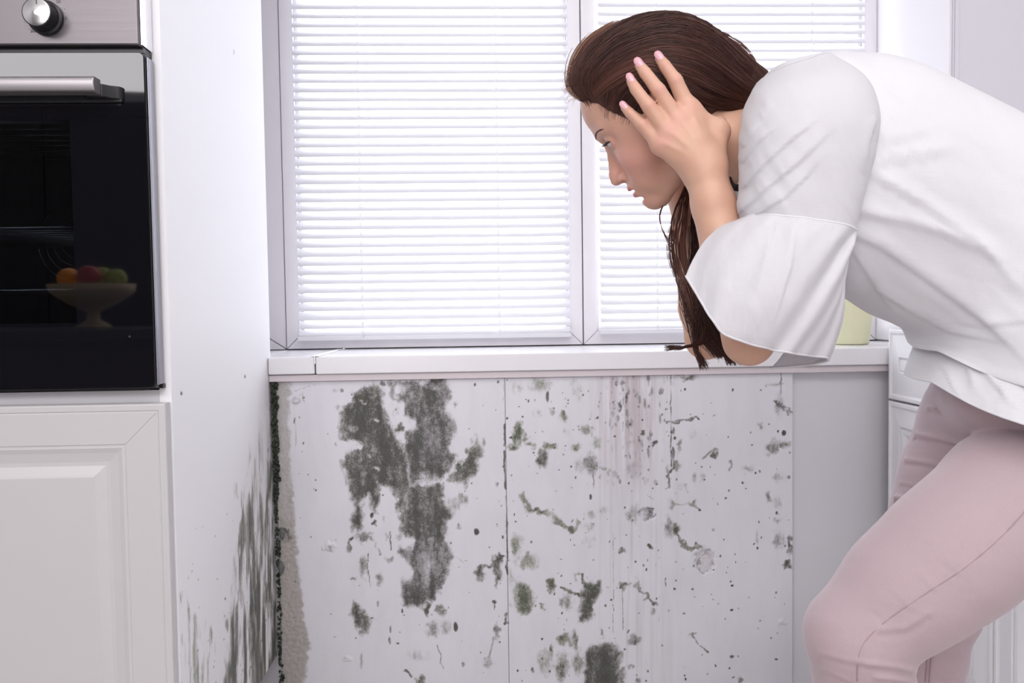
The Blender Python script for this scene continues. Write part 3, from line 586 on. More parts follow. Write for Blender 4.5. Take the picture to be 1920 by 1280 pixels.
# rounded sheet with a rectangular opening, one surface
def rrect(x0, x1, z0, z1, r, n):
    o = []
    for cx, cz, a0 in ((x1 - r, z0 + r, -90), (x1 - r, z1 - r, 0), (x0 + r, z1 - r, 90), (x0 + r, z0 + r, 180)):
        for i in range(n + 1): a = math.radians(a0 + 90 * i / n); o.append((cx + r * math.cos(a), cz + r * math.sin(a)))
    return o
outer = rrect(OX0, dx1, dz0, dz1, .007, 5); inner = rrect(-1.03, wx1, wz0, wz1, .0008, 5)
og = ORG['oven']; rings = []
for poly, y in ((outer, 1.216), (outer, 1.2128), ([(x * .9985 - .0012 * (1 if x > -.7 else 0) * 0, z) for x, z in outer], 1.2122), (inner, 1.2122), (inner, 1.216)):
    rings.append([bm.verts.new((x - og[0], y - og[1], z - og[2])) for x, z in poly])
for r in range(4):
    a, b_ = rings[r], rings[r + 1]; n = len(a)
    for i in range(n): bm.faces.new((a[i], a[(i + 1) % n], b_[(i + 1) % n], b_[i]))
a, b_ = rings[4], rings[0]
for i in range(len(a)): bm.faces.new((a[i], a[(i + 1) % len(a)], b_[(i + 1) % len(a)], b_[i]))
bmesh.ops.recalc_face_normals(bm, faces=bm.faces); bm.to_mesh(dr.data); bm.free()
TINT = bpy.data.materials.new('tinted_oven_glass'); TINT.use_nodes = True; nt = TINT.node_tree; nt.nodes.clear()
_o = nt.nodes.new('ShaderNodeOutputMaterial'); _t = nt.nodes.new('ShaderNodeBsdfTransparent'); _g = nt.nodes.new('ShaderNodeBsdfGlossy')
_g.inputs['Roughness'].default_value = .02; _m = nt.nodes.new('ShaderNodeMixShader'); _m.inputs[0].default_value = .09; _t.inputs[0].default_value = (.40, .42, .45, 1)
nt.links.new(_t.outputs[0], _m.inputs[1]); nt.links.new(_g.outputs[0], _m.inputs[2]); nt.links.new(_m.outputs[0], _o.inputs[0])
box('door_window', (-1.0298, wx1 - .0002, 1.2126, 1.2150, wz0 + .0002, wz1 - .0002), TINT, dr)
b = MB(); b.box(OX0 + .004, dx1 + .002, 1.2165, 1.233, dz0 - .0025, wz0 - .004); b.box(OX0 + .004, dx1 + .002, 1.2165, 1.233, wz1 + .004, dz1 + .001); b.box(wx1 + .004, dx1 + .002, 1.2165, 1.233, wz0 - .004, wz1 + .004); b.box(OX0 + .004, -1.034, 1.2165, 1.233, wz0 - .004, wz1 + .004)
b.build('door_liner', BLKP, dr, bevel=.001)
box('door_edge_strip', (dx1 + .0022, dx1 + .0050, 1.2185, 1.2405, dz0 + .002, dz1 - .004), mat('grey_edge_strip', (.30, .30, .34), .25, .8), dr, bevel=.001)
for z in (.7675,):
    b = MB(); b.box(OX0 + .002, dx1 - .018, 1.226, 1.2445, z - .0025, z + .0010); b.box(OX0 + .002, dx1 + .006, 1.234, 1.2445, z - .0005, z + .006); b.build('bottom_vent', BLKP, ov, bevel=.0008)
box('gap_seal', (OX0 + .002, -.489, 1.2145, 1.2445, 1.2640, 1.2715), BLKP, ov)
text('o', P(243, 630, 1.212)[0], 1.2119, P(243, 630, 1.212)[2], .006, PRINT, dr, 'vent_mark')
# handle: flat-fronted aluminium bar on black posts
ALU = mat('satin_aluminium', (.46, .435, .45), .42, .9)
h0 = P(100, 158, 1.172); hx1 = P(178, 158, 1.172)[0]; zc = h0[2]; hh = .0112
prof = [(1.190, -hh), (1.174, -hh), (1.1685, -hh * .8), (1.167, -hh * .3), (1.1665, hh * .3), (1.1685, hh * .8), (1.173, hh), (1.190, hh)]
b = MB(); b.prism([(y, zc + z) for y, z in prof], 0, -1.0, hx1); hd = b.build('handle', ALU, dr, bevel=.0015, seg=3)
b = MB(); hb = .0105
pf = [(hx1 - .020, 1.1902), (hx1 + .001, 1.1902), (hx1 + .010, 1.200), (hx1 + .020, 1.204), (hx1 + .024, 1.2118), (hx1 - .030, 1.2118)]
b.prism([(x, y) for x, y in pf], 2, zc - .0125, zc + .0060); b.build('handle_post', BLKP, hd, bevel=.002)
b = MB(); b.prism([(x - .5, y) for x, y in pf], 2, zc - .0125, zc + .0060); b.build('handle_post', BLKP, hd, bevel=.002)
b = MB(); b.box(-1.0, hx1 + .022, 1.2065, 1.2118, zc - .0165, zc - .004); b.build('handle_backing', BLKP, hd, bevel=.002)
# cavity with wire racks
ENM = mat('oven_enamel', (.035, .04, .055), .3)
b = MB(); cx0, cx1, cy0, cy1, cz0, cz1 = -1.02, -.54, 1.236, 1.60, .84, 1.19
b.box(cx0, cx1, cy1, cy1 + .01, cz0, cz1); b.box(cx0 - .01, cx0, cy0, cy1, cz0, cz1); b.box(cx1, cx1 + .01, cy0, cy1, cz0, cz1); b.box(cx0, cx1, cy0, cy1, cz0 - .01, cz0); b.box(cx0, cx1, cy0, cy1, cz1, cz1 + .01)
b.build('cavity', ENM, ov)
def rack(z, n):
    b = MB()
    for i in range(n):
        y = cy0 + .02 + i * .33 / (n - 1); b.tube([(cx0 + .01, y, z), (cx1 - .01, y, z)], .0013, 5)
    for x in (cx0 + .008, cx1 - .008): b.tube([(x, cy0 + .015, z), (x, cy1 - .01, z)], .0022, 6)
    b.tube([(cx0 + .01, cy0 + .012, z + .001), (cx1 - .01, cy0 + .012, z + .001)], .0024, 6)
    b.build('wire_rack', CHR, ov, smooth=True)
rack(P(80, 428, 1.25)[2], 12); rack(P(80, 268, 1.4)[2], 9); rack(P(80, 545, 1.25)[2], 9)
fan = MB()
for rr in (.03, .045, .06, .075): fan.tube([(-.78 + rr * math.cos(a), cy1 - .006, 1.02 + rr * math.sin(a)) for a in np.linspace(0, 2 * math.pi, 25)], .0012, 5)
fan.build('fan_grille', CHR, ov, smooth=True)
# ---------------------------------------------------------------- right hand cabinets
kc_ = empty('kitchen_cabinet', (1.25, 1.4, FZ)); tag(kc_, 'white base cabinet with panelled drawer and door behind the woman', 'cabinet')
RX = .930; RY = 1.79
b = MB(); b.box(RX + .0185, 1.54, 1.04, RY - .008, .10, .834); b.box(RX + .06, 1.54, 1.04, RY - .06, FZ, .0995); b.build('carcass', LACQR, kc_)
def LR(ih, iv): return [(0, 0, -.004), (.0012, .0012, -.0012), (.004, .004, 0), (.0095, .0095, 0), (.0108, .0108, -.0018), (.0145, .0145, -.0034), (ih - .001, iv - .001, .0010), (ih, iv, -.0028), (ih + .003, iv + .003, -.0040), (ih + .006, iv + .006, 0)]
def LRD(ih): return LR(ih, ih) + [(ih + .014, ih + .014, 0), (ih + .028, ih + .028, -.007)]
for y1, y0 in ((RY, 1.411), (1.407, 1.042)):
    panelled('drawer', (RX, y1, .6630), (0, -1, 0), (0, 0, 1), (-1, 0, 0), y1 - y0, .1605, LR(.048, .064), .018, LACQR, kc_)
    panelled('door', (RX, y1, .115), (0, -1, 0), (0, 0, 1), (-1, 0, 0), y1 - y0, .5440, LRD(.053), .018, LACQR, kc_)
WT = mat('speckled_worktop', (.70, .74, .80), .35)
L(WT, mix(WT, ss(WT, noise(WT, coords(WT), 90, 5, .7), .4, .62), (.83, .85, .9), (.45, .55, .70)), bsdf(WT).inputs['Base Color'])
tag(box('worktop', (RX - .007, 1.60, 1.035, RY - .005, .8405, .8595), WT, bevel=.003, origin=(1.25, 1.4, .8405)), 'pale blue speckled worktop on the white base cabinets', 'worktop')
box('worktop_support', (RX + .011, 1.56, 1.04, RY - .006, .8343, .8402), LACQR, kc_)
# ---------------------------------------------------------------- jar on the sill
JAR = mat('pale_yellow_ceramic', (.78, .76, .52), .4); bsdf(JAR).inputs['Subsurface Weight'].default_value = .1
jr = .052; hj = .18
b = MB(); pr = [(0, 0), (jr * .86, 0), (jr * .93, .002), (jr * 1.0, .030), (jr * 1.10, .075), (jr * 1.16, .12), (jr * 1.18, hj), (jr * 1.13, hj + .001), (jr * 1.10, .12), (jr * .95, .03), (jr * .8, .008), (0, .008)]
jx = P(1590, 640, 1.97)[0]
jo = b.lathe(pr, (jx, 1.97, SZ + .0005), 48).build('flower_pot', JAR, None, smooth=True, origin=(jx, 1.97, SZ + .0005))
tag(jo, 'pale yellow ceramic pot standing on the white window sill', 'pot')
jo.modifiers.new('e', 'EDGE_SPLIT').split_angle = .8
# ---------------------------------------------------------------- counter with fruit, seen mirrored in the oven glass
CT = mat('dark_counter_top', (.10, .10, .11), .3)
kt = empty('kitchen_counter', (-1.4, -.75, FZ)); tag(kt, 'dark-topped counter reflected in the black oven glass', 'counter')
b = MB(); b.box(-2.1, -.75, -1.0, -.42, FZ, .79); b.build('carcass', mat('dark_counter_front', (.10, .09, .09), .5), kt)
box('top', (-2.12, -.73, -1.02, -.40, .7905, .83), CT, kt, bevel=.003)
fb = (-1.46, -.66, .8305)
WOOD = mat('pale_wood', (.62, .48, .30), .5)
b = MB(); b.lathe([(0, .0), (.06, .0), (.062, .008), (.025, .03), (.022, .06), (.09, .095), (.145, .135), (.152, .165), (.142, .165), (.13, .135), (.08, .108), (0, .09)], fb, 40)
bo = b.build('fruit_bowl', WOOD, None, smooth=True, origin=fb); tag(bo, 'pale wooden fruit bowl mirrored in the oven glass', 'bowl')
ORNG = mat('orange_peel', (.9, .33, .04), .45); rough_bump(ORNG, 500, .3); APR = mat('red_apple_skin', (.55, .05, .04), .3); APG = mat('green_apple_skin', (.45, .5, .08), .3)
STEM = mat('stem_brown', (.12, .07, .03), .7)
def fruit(kind, x, y, z, r, m, label):
    t = empty(kind, (x, y, z - r)); tag(t, label, 'fruit', 'fruit in the wooden bowl')
    pr = [(r * math.sin(a) * (1 + (.06 * math.cos(a) if kind == 'apple' else 0)), r - r * math.cos(a) * (.93 - (.18 * math.exp(-(a / .3) ** 2) + .22 * math.exp(-((math.pi - a) / .35) ** 2) if kind == 'apple' else 0))) for a in np.linspace(0, math.pi, 20)]
    MB().lathe(pr, (x, y, z - r), 28).build('skin', m, t, smooth=True)
    MB().tube([(x, y, z + r * .7), (x + .003, y, z + r * .95), (x + .006, y, z + r * (1.12 if kind == 'apple' else .96))], .0015, 6).build('stem', STEM, t)
fruit('orange', fb[0] - .085, fb[1] + .0, fb[2] + .188, .042, ORNG, 'orange at the left of the wooden bowl')
fruit('apple', fb[0] + .0, fb[1] + .02, fb[2] + .200, .040, APR, 'red apple in the middle of the bowl beside the orange')
fruit('apple', fb[0] + .0, fb[1] - .075, fb[2] + .200, .040, APG, 'green apple at the back of the wooden bowl')
fruit('apple', fb[0] + .088, fb[1] + .0, fb[2] + .188, .040, APG, 'green apple at the right side of the bowl')
fruit('apple', fb[0] + .36, fb[1], fb[2] + .040, .040, APR, 'red apple lying on the counter beside the bowl')

wd_ = empty('stand_in_cupboard', (-.5, -1.6, FZ)); tag(wd_, 'tall dark cupboard standing in for rear shelves, dimly mirrored in oven glass', 'stand_in_cupboard')  # added in place of shelves to darken the lower oven reflection
WDM = mat('dark_stained_oak', (.035, .028, .028), .5)
box('carcass', (-2.65, -1.40, -1.845, -1.45, FZ, 1.88), WDM, wd_, bevel=.002)
for i in range(2):
    x0 = -2.65 + i * .6215
    panelled('door', (x0 + .003, -1.4495 + .018, .06), (1, 0, 0), (0, 0, 1), (0, 1, 0), .615, 1.80, [(0, 0, 0), (.05, .05, 0), (.056, .056, -.005)], .0175, WDM, wd_)
# ================================================================ the woman
def smin(a, b, k):
    if k <= 0: return np.minimum(a, b)
    h = np.clip(.5 + .5 * (b - a) / k, 0, 1); return b * (1 - h) + a * h - k * h * (1 - h)
def cone(a, b, ra, rb):
    a = np.asarray(a, float); b = np.asarray(b, float); ba = b - a; L2 = ba @ ba + 1e-12
    def f(p):
        q = p - a; t = np.clip(q @ ba / L2, 0, 1); return np.linalg.norm(q - t[:, None] * ba, axis=1) - (ra + (rb - ra) * t)
    f.c = (a + b) / 2; f.R = math.sqrt(L2) / 2 + max(ra, rb); return f
def ell(c, r, fr=None):
    c = np.asarray(c, float); r = np.asarray(r, float)
    def f(p):
        q = p - c
        if fr is not None: q = q @ fr.T
        k0 = np.linalg.norm(q / r, axis=1); k1 = np.linalg.norm(q / (r * r), axis=1) + 1e-9
        return k0 * (k0 - 1) / k1
    f.c = c; f.R = max(r); return f
class SDF:
    def __init__(s): s.ops = []
    def u(s, f, k=.01): s.ops.append(('u', f, k)); return s
    def sub(s, f, k=.003): s.ops.append(('s', f, k)); return s
    def chain(s, pts, rs, k=.01):
        for i in range(len(pts) - 1): s.u(cone(pts[i], pts[i + 1], rs[i], rs[i + 1]), k)
        return s
    def __call__(s, p, cull=True):
        d = np.full(len(p), 1.0)
        for op, f, k in s.ops:
            m = .05 + k
            sel = np.nonzero(np.einsum('ij,ij->i', p - f.c, p - f.c) < (f.R + m) ** 2)[0]
            if len(sel) == 0: continue
            v = f(p[sel])
            if op == 'u': d[sel] = smin(d[sel], v, k)
            else: d[sel] = -smin(-d[sel], v, k)
        return d
    def mesh(s, h):
        lo = np.min([f.c - f.R for o, f, k in s.ops if o == 'u'], 0) - 3 * h; hi = np.max([f.c + f.R for o, f, k in s.ops if o == 'u'], 0) + 3 * h
        B = 8; n = np.ceil((hi - lo) / (B * h)).astype(int)
        g = np.stack(np.meshgrid(*[np.arange(k) for k in n], indexing='ij'), -1).reshape(-1, 3)
        d = s(lo + (g + .5) * B * h); act = g[np.abs(d) < B * h * 1.0 + .004]
        Nn = (n * B + 2); key = lambda q: (q[..., 0] * Nn[1] + q[..., 1]) * Nn[2] + q[..., 2]
        o9 = np.stack(np.meshgrid(*[np.arange(B + 1)] * 3, indexing='ij'), -1).reshape(-1, 3)
        vk = np.unique(key((act[:, None, :] * B + o9[None]).reshape(-1, 3)))
        vi = np.stack([vk // (Nn[1] * Nn[2]), (vk // Nn[2]) % Nn[1], vk % Nn[2]], 1)
        val = np.empty(len(vk))
        for a in range(0, len(vk), 400000): val[a:a + 400000] = s(lo + vi[a:a + 400000] * h)
        o8 = np.stack(np.meshgrid(*[np.arange(B)] * 3, indexing='ij'), -1).reshape(-1, 3)
        ck = np.unique(key((act[:, None, :] * B + o8[None]).reshape(-1, 3)))
        ci = np.stack([ck // (Nn[1] * Nn[2]), (ck // Nn[2]) % Nn[1], ck % Nn[2]], 1)
        cor = np.array([(x, y, z) for x in (0, 1) for y in (0, 1) for z in (0, 1)])
        cv = np.stack([val[np.searchsorted(vk, key(ci + c))] for c in cor], 1)
        sg = cv < 0; keep = sg.any(1) & ~sg.all(1); ci = ci[keep]; cv = cv[keep]; ck = ck[keep]; sg = sg[keep]
        acc = np.zeros((len(ci), 3)); cnt = np.zeros(len(ci))
        for i in range(8):
            for j in range(i + 1, 8):
                if np.abs(cor[i] - cor[j]).sum() != 1: continue
                m = sg[:, i] != sg[:, j]; t = cv[m, i] / (cv[m, i] - cv[m, j])
                acc[m] += cor[i] + t[:, None] * (cor[j] - cor[i]); cnt[m] += 1
        V = lo + (ci + acc / cnt[:, None]) * h
        F = []
        for ax in range(3):
            u_, v_ = [(1, 2), (2, 0), (0, 1)][ax]; e = np.zeros(3, int); e[ax] = 1
            i1 = int(e @ [4, 2, 1]); m = sg[:, 0] != sg[:, i1]; base = ci[m]; flip = sg[m, 0]
            eu = np.zeros(3, int); eu[u_] = 1; ev = np.zeros(3, int); ev[v_] = 1; q = []; ok = np.ones(len(base), bool)
            for off in (0 * eu, eu, eu + ev, ev):
                k = key(base - off); p = np.searchsorted(ck, k); p = np.minimum(p, len(ck) - 1); ok &= ck[p] == k; q.append(p)
            q = np.stack(q, 1); q[~flip] = q[~flip][:, ::-1]; F.append(q[ok])
        return V, np.vstack(F)
    def grad(s, p, e=.0008):
        g = np.stack([s(p + np.eye(3)[i] * e) - s(p - np.eye(3)[i] * e) for i in range(3)], 1)
        return g / (np.linalg.norm(g, axis=1, keepdims=True) + 1e-12)
    def snap(s, p, off=0.0, it=6):
        p = np.array(p, float).reshape(-1, 3)
        for _ in range(it): p = p - (s(p) - off)[:, None] * s.grad(p)
        return p
# ---- head frame (forward, up, side towards the room) in millimetres
YAW = math.radians(HEADYAW := 17)
HF = np.array([-.817 * math.cos(YAW), math.sin(YAW), -.578 * math.cos(YAW)])
HU = np.array([-.578, 0, .817]); HU -= HF * (HU @ HF); HU /= np.linalg.norm(HU)
HS = np.cross(HF, HU);  HS = HS if HS[1] < 0 else -HS
HC = P(1231, 207, 1.10); HR = np.array([HF, HU, HS])
def H(f, u, s=0): return HC + (HF * f + HU * u + HS * s) / 1000
def he(c, r): return ell(H(*c), np.array(r) / 1000, HR)
def hc(a, b, ra, rb): return cone(H(*a), H(*b), ra / 1000, rb / 1000)
def mirror(p): p = np.asarray(p, float); return p - 2 * np.multiply.outer((p - HC) @ HS, HS)
body = SDF(); mm = .001
body.u(he((-12, 26, 0), (92, 84, 73)), 0)
body.u(he((20, 42, 0), (66, 56, 64)), 18 * mm)
body.u(he((24, -20, 0), (55, 74, 56)), 22 * mm)
body.u(he((46, -52, 0), (38, 48, 40)), 16 * mm)
for s in (-1, 1):
    body.u(hc((-14, -36, 54 * s), (-2, -72, 45 * s), 13, 12), 18 * mm)
    body.u(hc((-2, -72, 45 * s), (62, -99, 12 * s), 12, 12), 20 * mm)
    body.u(he((50, -33, 37 * s), (27, 29, 25)), 16 * mm)
    body.u(he((57, -62, 25 * s), (21, 24, 18)), 14 * mm)
    body.u(hc((76, 17, 12 * s), (66, 20, 40 * s), 9, 8), 12 * mm)
    body.u(he((30, 10, 52 * s), (30, 34, 14)), 15 * mm)
body.u(he((72, -93, 0), (15, 16, 17)), 12 * mm)
body.u(he((72, -67, 0), (17, 22, 24)), 12 * mm)
for s in (-1, 1): body.sub(he((88, 1, 31 * s), (17, 11, 17)), 9 * mm)
# nose
body.u(hc((75, 3, 0), (95, -36, 0), 6.5, 7.5), 9 * mm)
body.u(hc((95, -36, 0), (98.5, -43, 0), 7.5, 7.8), 5 * mm)
for s in (-1, 1): body.u(he((88, -46, 10.5 * s), (9, 7.5, 6.5)), 5 * mm)
body.u(hc((97, -46, 0), (85, -52, 0), 4, 4), 5 * mm)
for s in (-1, 1): body.sub(he((90.5, -51.2, 10.0 * s), (4.8, 3.0, 5.0)), 1.2 * mm)
# lips, parted
body.u(he((84, -64.5, 0), (8.5, 5.8, 20)), 4 * mm)
for s in (-1, 1): body.u(he((89, -65, 6 * s), (4, 4.0, 7)), 3 * mm)
body.u(he((83, -76.5, 0), (8.5, 6.0, 17)), 4 * mm)
body.sub(he((92, -70.3, 0), (14, 2.3, 20)), 1.5 * mm)
body.sub(he((84, -85, 0), (6, 3.5, 14)), 5 * mm)
# eyelids
for s in (-1, 1):
    body.u(he((66.0, 1, 31 * s), (13.6, 13.2, 14.2)), 3 * mm)
    body.sub(he((79.5, 0.0, 32 * s), (9, 4.2, 12.5)), 1.0 * mm)
# ears
for s in (-1, 1):
    body.u(he((-8, -6, 69 * s), (14, 26, 5)), 4 * mm); body.sub(he((-5, -5, 75 * s), (8, 17, 4)), 3 * mm)
skull = SDF(); skull.ops = list(body.ops)
# neck and shoulders
TD = 1.05
body.u(cone(P(1300, 252, 1.105), P(1392, 288, 1.085), .046, .050), .022)
body.u(cone(P(1392, 288, 1.085), P(1520, 290, 1.05), .050, .075), .02)
body.u(cone(P(1520, 280, 1.05), P(1750, 400, 1.03), .088, .09), .03)
body.u(cone(P(1750, 400, 1.03), P(1860, 540, 1.0), .09, .085), .03)
body.u(cone(P(1860, 540, 1.0), P(1940, 690, .98), .085, .10), .03)
shn, shf = P(1520, 225, .945), P(1500, 225, 1.165)
body.u(cone(shn, shf, .040, .040), .03)
# near arm
eln, wrn = P(1404, 637, .945), P(1322, 322, .985)
def armsdf(S, sh, el, wr, k):
    up = [sh, sh + (el - sh) * .35, sh + (el - sh) * .75, el]; S.chain(up, [.043, .040, .033, .030], k)
    fo = [el, el + (wr - el) * .22, el + (wr - el) * .5, el + (wr - el) * .8, wr]
    S.chain(fo, [.0285, .0325, .0295, .0262, .0245], k)
armsdf(body, shn, eln, wrn, .008)
elf = P(1324, 634, 1.15)
def hand(S, T):
    wr = T(wrn); K = .0085
    mc = dict(i=P(1291, 207, 1.000), m=P(1272, 229, .992), r=P(1252, 250, .992), p=P(1238, 272, .998))
    S.u(cone(T(wrn), T(P(1302, 275, .988)), .0235, .0210), .012)
    for k_, r in zip('imrp', (.0132, .0132, .0125, .0115)):
        S.u(cone(T(wrn), T(mc[k_]), .0185, r), .013)
    S.u(cone(T(mc['i']), T(mc['p']), .0115, .0108), .008)
    fing = dict(i=[P(1291, 207, 1.000), P(1267, 152, .998), P(1247, 124, 1.003), P(1237, 110, 1.009)],
                m=[P(1272, 229, .992), P(1235, 170, .992), P(1210, 137, .998), P(1199, 122, 1.004)],
                r=[P(1252, 250, .992), P(1216, 199, .991), P(1192, 167, .997), P(1183, 151, 1.003)],
                p=[P(1238, 272, .998), P(1204, 234, 1.0), P(1181, 212, 1.006), P(1171, 201, 1.010)])
    fr = dict(i=[.0112, .0090, .0076, .0063], m=[.0112, .0090, .0076, .0063], r=[.0107, .0086, .0073, .0060], p=[.0098, .0077, .0065, .0054])
    for k_ in 'imrp':
        pts = [T(q) for q in fing[k_]]; S.u(cone(pts[0], pts[1], fr[k_][0], fr[k_][1]), .0045)
        S.u(cone(pts[1], pts[2], fr[k_][1] * .97, fr[k_][2]), .003); S.u(cone(pts[2], pts[3], fr[k_][2], fr[k_][3]), .002)
        pass
    # thumb reaching back under the ear, side of the palm near its base
    S.u(cone(T(P(1332, 302, .988)), T(P(1347, 248, 1.004)), .0185, .0130), .012)
    S.u(cone(T(P(1347, 248, 1.004)), T(P(1348, 233, 1.040)), .0122, .0095), .010)
    S.u(cone(T(P(1348, 233, 1.040)), T(P(1344, 226, 1.062)), .0095, .0075), .005)
    S.u(cone(T(mc['i']), T(P(1342, 242, 1.000)), .0105, .0105), .014)
    return fing, fr
fing, frr = hand(body, lambda p: p)
# far arm and hand: the mirror image about the head
wrf = mirror(wrn); 
armsdf(body, shf, elf, P(1287, 372, 1.18), .008)
body.u(cone(P(1287, 372, 1.18), wrf, .0245, .0245), .01)
hand(body, mirror)
bv, bf = body.mesh(.0021)
_g = body.grad(bv); _d = np.zeros(len(bv))
for T_ in (lambda p: p, mirror):
    for k_ in 'imrp':        # tendons on the back of the hand, knuckles
        a_, b_ = T_(fing[k_][0]), T_(wrn); e_ = b_ - a_; t_ = np.clip((bv - a_) @ e_ / (e_ @ e_), 0, 1)
        dd_ = np.linalg.norm(bv - a_ - t_[:, None] * e_, axis=1); ang_ = np.linalg.norm(np.cross(bv - a_, e_) @ np.eye(3), axis=1)
        lat_ = np.abs((bv - a_ - t_[:, None] * e_) @ np.cross(e_ / np.linalg.norm(e_), [0, -1, 0]))
        _d += .0009 * np.exp(-(lat_ / .0028) ** 2) * (dd_ < .028) * np.clip((t_ - .02) / .1, 0, 1) * np.clip((.62 - t_) / .3, 0, 1)
        _d += .0010 * np.exp(-(np.linalg.norm(bv - T_(fing[k_][0]) - [0, -.012, 0], axis=1) / .0075) ** 2)
        _d += .0007 * np.exp(-(np.linalg.norm(bv - T_(fing[k_][1]) - [0, -.008, 0], axis=1) / .006) ** 2)
        for j_ in (1, 2):      # skin creases over the finger joints
            ax_ = T_(fing[k_][j_]) - T_(fing[k_][j_ - 1]); ax_ /= np.linalg.norm(ax_); s_ = (bv - T_(fing[k_][j_])) @ ax_
            near_ = np.linalg.norm(bv - T_(fing[k_][j_]), axis=1) < .0125
            _d -= near_ * .00035 * (np.exp(-((s_ - .0022) / .0011) ** 2) + np.exp(-((s_ + .0020) / .0011) ** 2))
bv = bv + _g * _d[:, None]
# skin relief: knuckles' tendons
SKIN = mat('skin', (.72, .47, .38), .48)
bs_ = bsdf(SKIN); bs_.inputs['Subsurface Weight'].default_value = .22; bs_.inputs['Subsurface Radius'].default_value = (1, .35, .2); bs_.inputs['Subsurface Scale'].default_value = .006
at = SKIN.node_tree.nodes.new('ShaderNodeAttribute'); at.attribute_name = 'flush'; sp0 = SKIN.node_tree.nodes.new('ShaderNodeSeparateColor'); L(SKIN, at.outputs['Color'], sp0.inputs[0])
sn = noise(SKIN, coords(SKIN), 30, 3)
c_ = mix(SKIN, ss(SKIN, sn, .3, .7), (.66, .40, .285), (.61, .355, .255))
c_ = mix(SKIN, sp0.outputs[1], c_, (.70, .36, .29)); c_ = mix(SKIN, sp0.outputs[0], c_, (.52, .13, .18)); c_ = mix(SKIN, sp0.outputs[2], c_, (.10, .05, .03))
L(SKIN, c_, bs_.inputs['Base Color']); bump(SKIN, noise(SKIN, coords(SKIN), 700, 2), .10, .0004)
woman = empty('person', (.62, 1.02, FZ)); tag(woman, 'stooping woman in a white blouse and pale pink trousers holding her head', 'person')
bo_ = mk('body', bv, bf, SKIN, woman, smooth=True)
loc = (bv - HC) @ HR.T * 1000
lf, lu, lsd = loc[:, 0], loc[:, 1], loc[:, 2]
def blob(c, r): return np.exp(-(((lf - c[0]) / r[0]) ** 2 + ((lu - c[1]) / r[1]) ** 2 + ((lsd - c[2]) / r[2]) ** 2))
lip = np.clip(3 * blob((90, -65, 0), (14, 5.0, 22)) + 3 * blob((89, -76, 0), (14, 5.0, 20)) - 1.1, 0, 1)
fl = sum(.8 * blob((58, -35, 44 * s), (30, 28, 30)) for s in (-1, 1)) + .45 * blob((98, -42, 0), (14, 12, 14)) + .3 * blob((0, -8, 75), (20, 30, 14)) + .55 * blob((50, -25, 0), (80, 90, 90))
for k_ in 'imrp':
    for j, a in ((0, .6), (1, .55), (2, .3)):
        c = fing[k_][j] + [0, -.012, 0]; fl = fl + a * np.exp(-(np.linalg.norm(bv - c, axis=1) / (.0085 if j else .011)) ** 2)
mole = np.zeros(len(bv))
for px, py, D in ((1334, 252, .975), (1390, 312, .99)):
    pass
A = np.zeros((len(bv), 4), np.float32); A[:, 0] = lip; A[:, 1] = np.clip(fl, 0, 1); A[:, 2] = mole; A[:, 3] = 1
ca = bo_.data.color_attributes.new('flush', 'FLOAT_COLOR', 'POINT'); ca.data.foreach_set('color', A.ravel())
# fingernails
NAIL = mat('pink_nail_varnish', (.80, .42, .47), .12); bsdf(NAIL).inputs['Coat Weight'].default_value = .6
def nails(T, near):
    for k_ in 'imrp':
        a, b_ = T(fing[k_][2]), T(fing[k_][3]); d = (b_ - a) / np.linalg.norm(b_ - a); out = (HS if near else -HS)
        out = np.array([-.1, -1, .1]) if near else mirror(HC + np.array([-.1, -1, .1])) - HC
        out = out - d * (out @ d); out /= np.linalg.norm(out); sd = np.cross(d, out); r = frr[k_][3] * 1.02; wd = r * .80; ln = r * 1.25
        v = []; n1, n2 = 9, 7
        for layer in (0, 1):
            for i in range(n1):
                t = -1 + 2 * i / (n1 - 1); hw = wd * (1 - max(0, abs(t) - .45) ** 2 * 1.9)
                for j in range(n2):
                    s = -1 + 2 * j / (n2 - 1); x = s * hw
                    h = math.sqrt(max(r * r - x * x, 0)) * 1.0 - .0002 + .0006 * (1 - layer) - .0010 * max(0, t) ** 2 * 1.2
                    v.append(b_ + d * (t * ln + r * .12) + sd * x + out * h)
        f = []; q = n1 * n2
        for i in range(n1 - 1):
            for j in range(n2 - 1):
                k = i * n2 + j; f.append((k, k + 1, k + n2 + 1, k + n2)); f.append((q + k, q + k + n2, q + k + n2 + 1, q + k + 1))
        rim = [j for j in range(n2)] + [i * n2 + n2 - 1 for i in range(1, n1)] + [(n1 - 1) * n2 + j for j in range(n2 - 2, -1, -1)] + [i * n2 for i in range(n1 - 2, 0, -1)]
        f += [(rim[i], q + rim[i], q + rim[(i + 1) % len(rim)], rim[(i + 1) % len(rim)]) for i in range(len(rim))]
        mk('fingernail', v, f, NAIL, woman, smooth=True)
nails(lambda p: p, True); nails(mirror, False)
